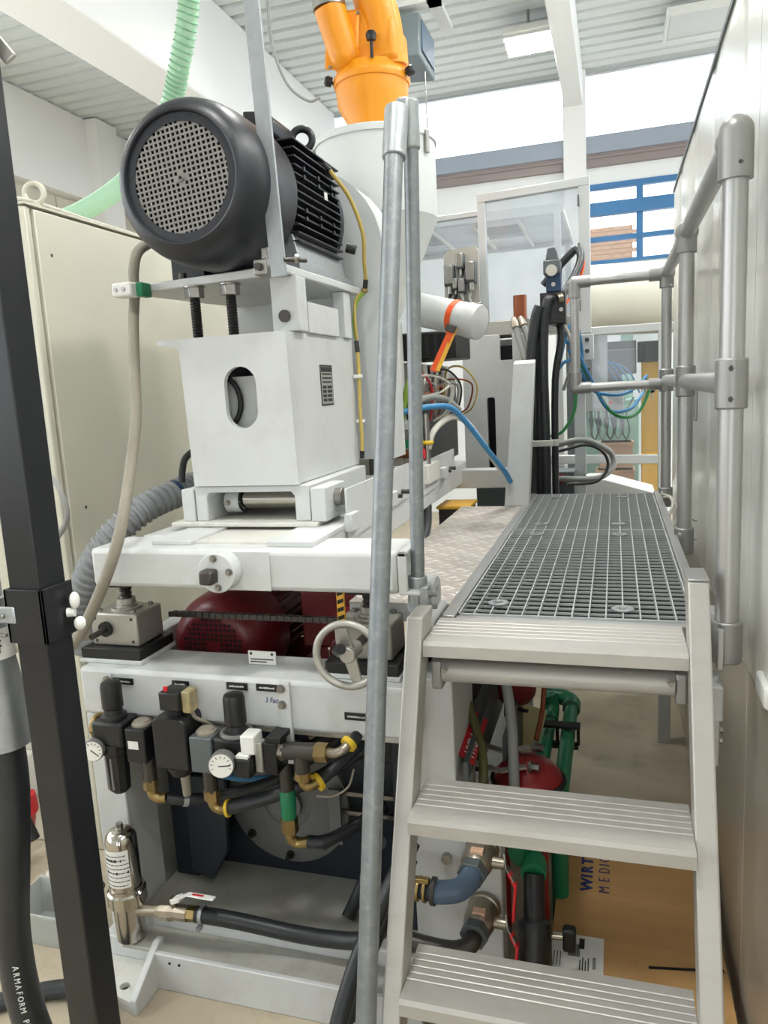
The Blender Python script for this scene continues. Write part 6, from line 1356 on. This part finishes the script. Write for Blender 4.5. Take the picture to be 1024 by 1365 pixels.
for k, (x0, x1, z0, z1, lab) in enumerate(((-0.12, 0.13, 0.90, 1.10, 'upper peach coloured crate seen through the clear pane'), (-0.14, 0.14, 0.66, 0.885, 'lower peach coloured crate seen through the clear pane'))):
    t = thing('peach_crate', lab, 'crate', ((x0+x1)/2, 6.2, z0), 'peach crates in the machine cell')
    build('shell', G().box(x0, x1, 6.1, 6.35, z0, z1), 'peach', t, bevel=0.008)
    build('rim', G().box(x0-0.008, x1+0.008, 6.09, 6.36, z1-0.02, z1), 'peach', t, bevel=0.003)
    for x in (x0+0.03, x1-0.05) if k == 0 else (): build('stud', G().cyl((x, 6.12, z1), (x, 6.12, z1+0.02), 0.01, n=8), 'black_plastic', t)
tag(build('crate_stand', G().box(-0.16, 0.16, 6.08, 6.38, 0.0, 0.655), 'grey_dark_metal'), 'dark stand under the peach crates', 'stand')
cl_ = thing('tool_carriage', 'grey tool carriage with hanging cylinders and leads in the cell', 'tool carriage', (-0.05, 5.9, 1.15))
build('upper_plate', G().box(-0.24, 0.15, 5.85, 6.0, 1.62, 1.80), 'disc_grey', cl_, bevel=0.006)
build('lower_plate', G().box(-0.25, 0.06, 5.80, 5.98, 1.36, 1.50), 'cast_silver', cl_, bevel=0.006)
build('beam', G().box(-0.35, 0.15, 5.92, 6.0, 1.80, 1.86), 'steel_dark', cl_)
build('spine', G().box(-0.20, 0.05, 5.9, 5.97, 1.50, 1.62), 'grey_dark_metal', cl_)
build('red_lamp', G().cyl((-0.03, 5.79, 1.42), (-0.03, 5.80, 1.42), 0.012, n=10), 'orange_strap', cl_)
for k in range(6):
    x = -0.23+k*0.056
    cy = build('cylinder', G().cyl((x, 5.86, 1.18), (x, 5.86, 1.36), 0.012, n=10).cyl((x, 5.86, 1.24), (x, 5.86, 1.31), 0.02, n=10), 'grey_dark_metal', cl_)
    build('lead', G().tube([(x, 5.84, 1.19), (x+0.03, 5.82, 1.15), (x+0.05, 5.82, 1.22), (x+0.03, 5.83, 1.34), (x+0.08, 5.84, 1.45)], 0.005, 6), 'black_rubber' if k % 2 else 'cable_grey', cy)
for k in range(4): build('air_tube', G().tube([(-0.15+k*0.05, 5.83, 1.70), (-0.12+k*0.06, 5.80, 1.76-0.03*k), (0.0+k*0.04, 5.80, 1.60), (0.02+k*0.05, 5.82, 1.48)], 0.006, 6), 'blue_wire', cl_)
build('stand', G().box(-0.35, -0.29, 5.9, 6.0, 0.0, 1.80), 'grey_dark_metal', cl_)
pl = thing('cell_pump', 'dark hydraulic block with red cap low beyond the walkway', 'hydraulic block', (-0.28, 4.3, 1.0))
build('block', G().box(-0.31, -0.215, 4.25, 4.42, 0.93, 1.10), 'grey_dark_metal', pl, bevel=0.006)
build('red_cap', G().cyl((-0.30, 4.23, 1.06), (-0.30, 4.25, 1.06), 0.03, n=14), 'red_paint', pl)
build('stand', G().box(-0.30, -0.22, 4.27, 4.40, 0.0, 0.93), 'grey_dark_metal', pl)
cbx = thing('terminal_rail', 'grey terminal rail with screws at the guard foot', 'terminal rail', (-0.2, 4.38, 1.7))
build('rail', G().box(-0.25, -0.11, 4.33, 4.39, 1.70, 1.84), 'alu_profile', cbx, bevel=0.003)
for (x, z) in ((-0.145, 1.81), (-0.145, 1.75), (-0.20, 1.81)): build('screw', G().cyl((x, 4.322, z), (x, 4.331, z), 0.012, n=12), 'steel_dark', cbx)
build('lower_block', G().box(-0.24, -0.13, 4.30, 4.39, 1.55, 1.66), 'black_plastic', cbx, bevel=0.005)
build('column', G().box(-0.22, -0.16, 4.39, 4.44, 0.0, 1.84), 'alu_profile', cbx)

# yellow steel part under the side rail
ys = thing('yellow_block', 'yellow topped dark block under the side rail', 'block', (-0.72, 3.5, 0.9))
build('body', G().box(-0.80, -0.66, 3.42, 3.62, 0.886, 1.03), 'steel_dark', ys)
build('lid', G().box(-0.81, -0.65, 3.41, 3.63, 1.03, 1.045), 'yellow_machine', ys, bevel=0.004)
wire('under_hose', [(-0.72, 2.4, 0.90), (-0.70, 2.55, 0.98), (-0.70, 2.75, 1.06), (-0.74, 2.95, 1.12)], 0.022, 'hose_black', 'black hose rising beneath the side rail next to the chequer plate', 'hose', n=12)

# ================================================================== hanging things under the roof
ht = thing('unit_heater', 'grey box shaped air heater hanging under the roof', 'heater', (-1.58, 6.5, 4.2))
build('casing', G().prism([(-1.74, 4.22), (-1.47, 4.20), (-1.46, 4.52), (-1.74, 4.56)], at(XZ, y=6.3), 0.55), 'heater_grey', ht, bevel=0.015)
build('outlet', G().box(-1.463, -1.455, 6.36, 6.79, 4.26, 4.48), 'blue_plastic', ht)
build('bracket', G().box(-1.95, -1.30, 6.30, 6.42, 4.58, 4.62).box(-1.40, -1.30, 6.30, 6.85, 4.58, 4.62), 'label_white', ht)
for x in (-1.9, -1.35): build('hanger', G().cyl((x, 6.36, 4.62), (x, 6.36, 5.0), 0.01, n=8), 'steel', ht)
build('drop_rod', G().cyl((-1.5, 6.6, 3.6), (-1.5, 6.6, 4.2), 0.006, n=6), 'steel', ht)
cp2 = thing('ceiling_panel', 'pale square panel hung under the roof above the enclosure', 'panel', (0.75, 8.3, 4.85))
build('panel', G().box(0.5, 1.05, 8.05, 8.6, 4.86, 4.90), 'hopper_white', cp2, bevel=0.01)
build('frame', G().box(0.47, 1.08, 8.02, 8.05, 4.85, 4.92).box(0.47, 1.08, 8.6, 8.63, 4.85, 4.92).box(0.47, 0.5, 8.05, 8.6, 4.85, 4.92).box(1.05, 1.08, 8.05, 8.6, 4.85, 4.92), 'label_white', cp2)
for x in (0.6, 0.95): build('hanger', G().cyl((x, 8.3, 4.90), (x, 8.3, 5.0), 0.008, n=6), 'steel', cp2)
lvv = thing('valve_lever', 'pale hanging lever handle at the top of the black post', 'lever', (-0.955, 1.07, 2.13))
build('boss', G().sphere((-0.962, 1.075, 2.205), 0.016, 12, 8).cyl((-0.957, 1.05, 2.195), (-0.957, 1.08, 2.195), 0.011, n=12), 'label_white', lvv)
build('blade', G().bar((-0.955, 1.08, 2.195), (-0.925, 1.085, 2.155), 0.024, 0.008, (0.3, -1, 0)), 'cast_silver', lvv, bevel=0.003)
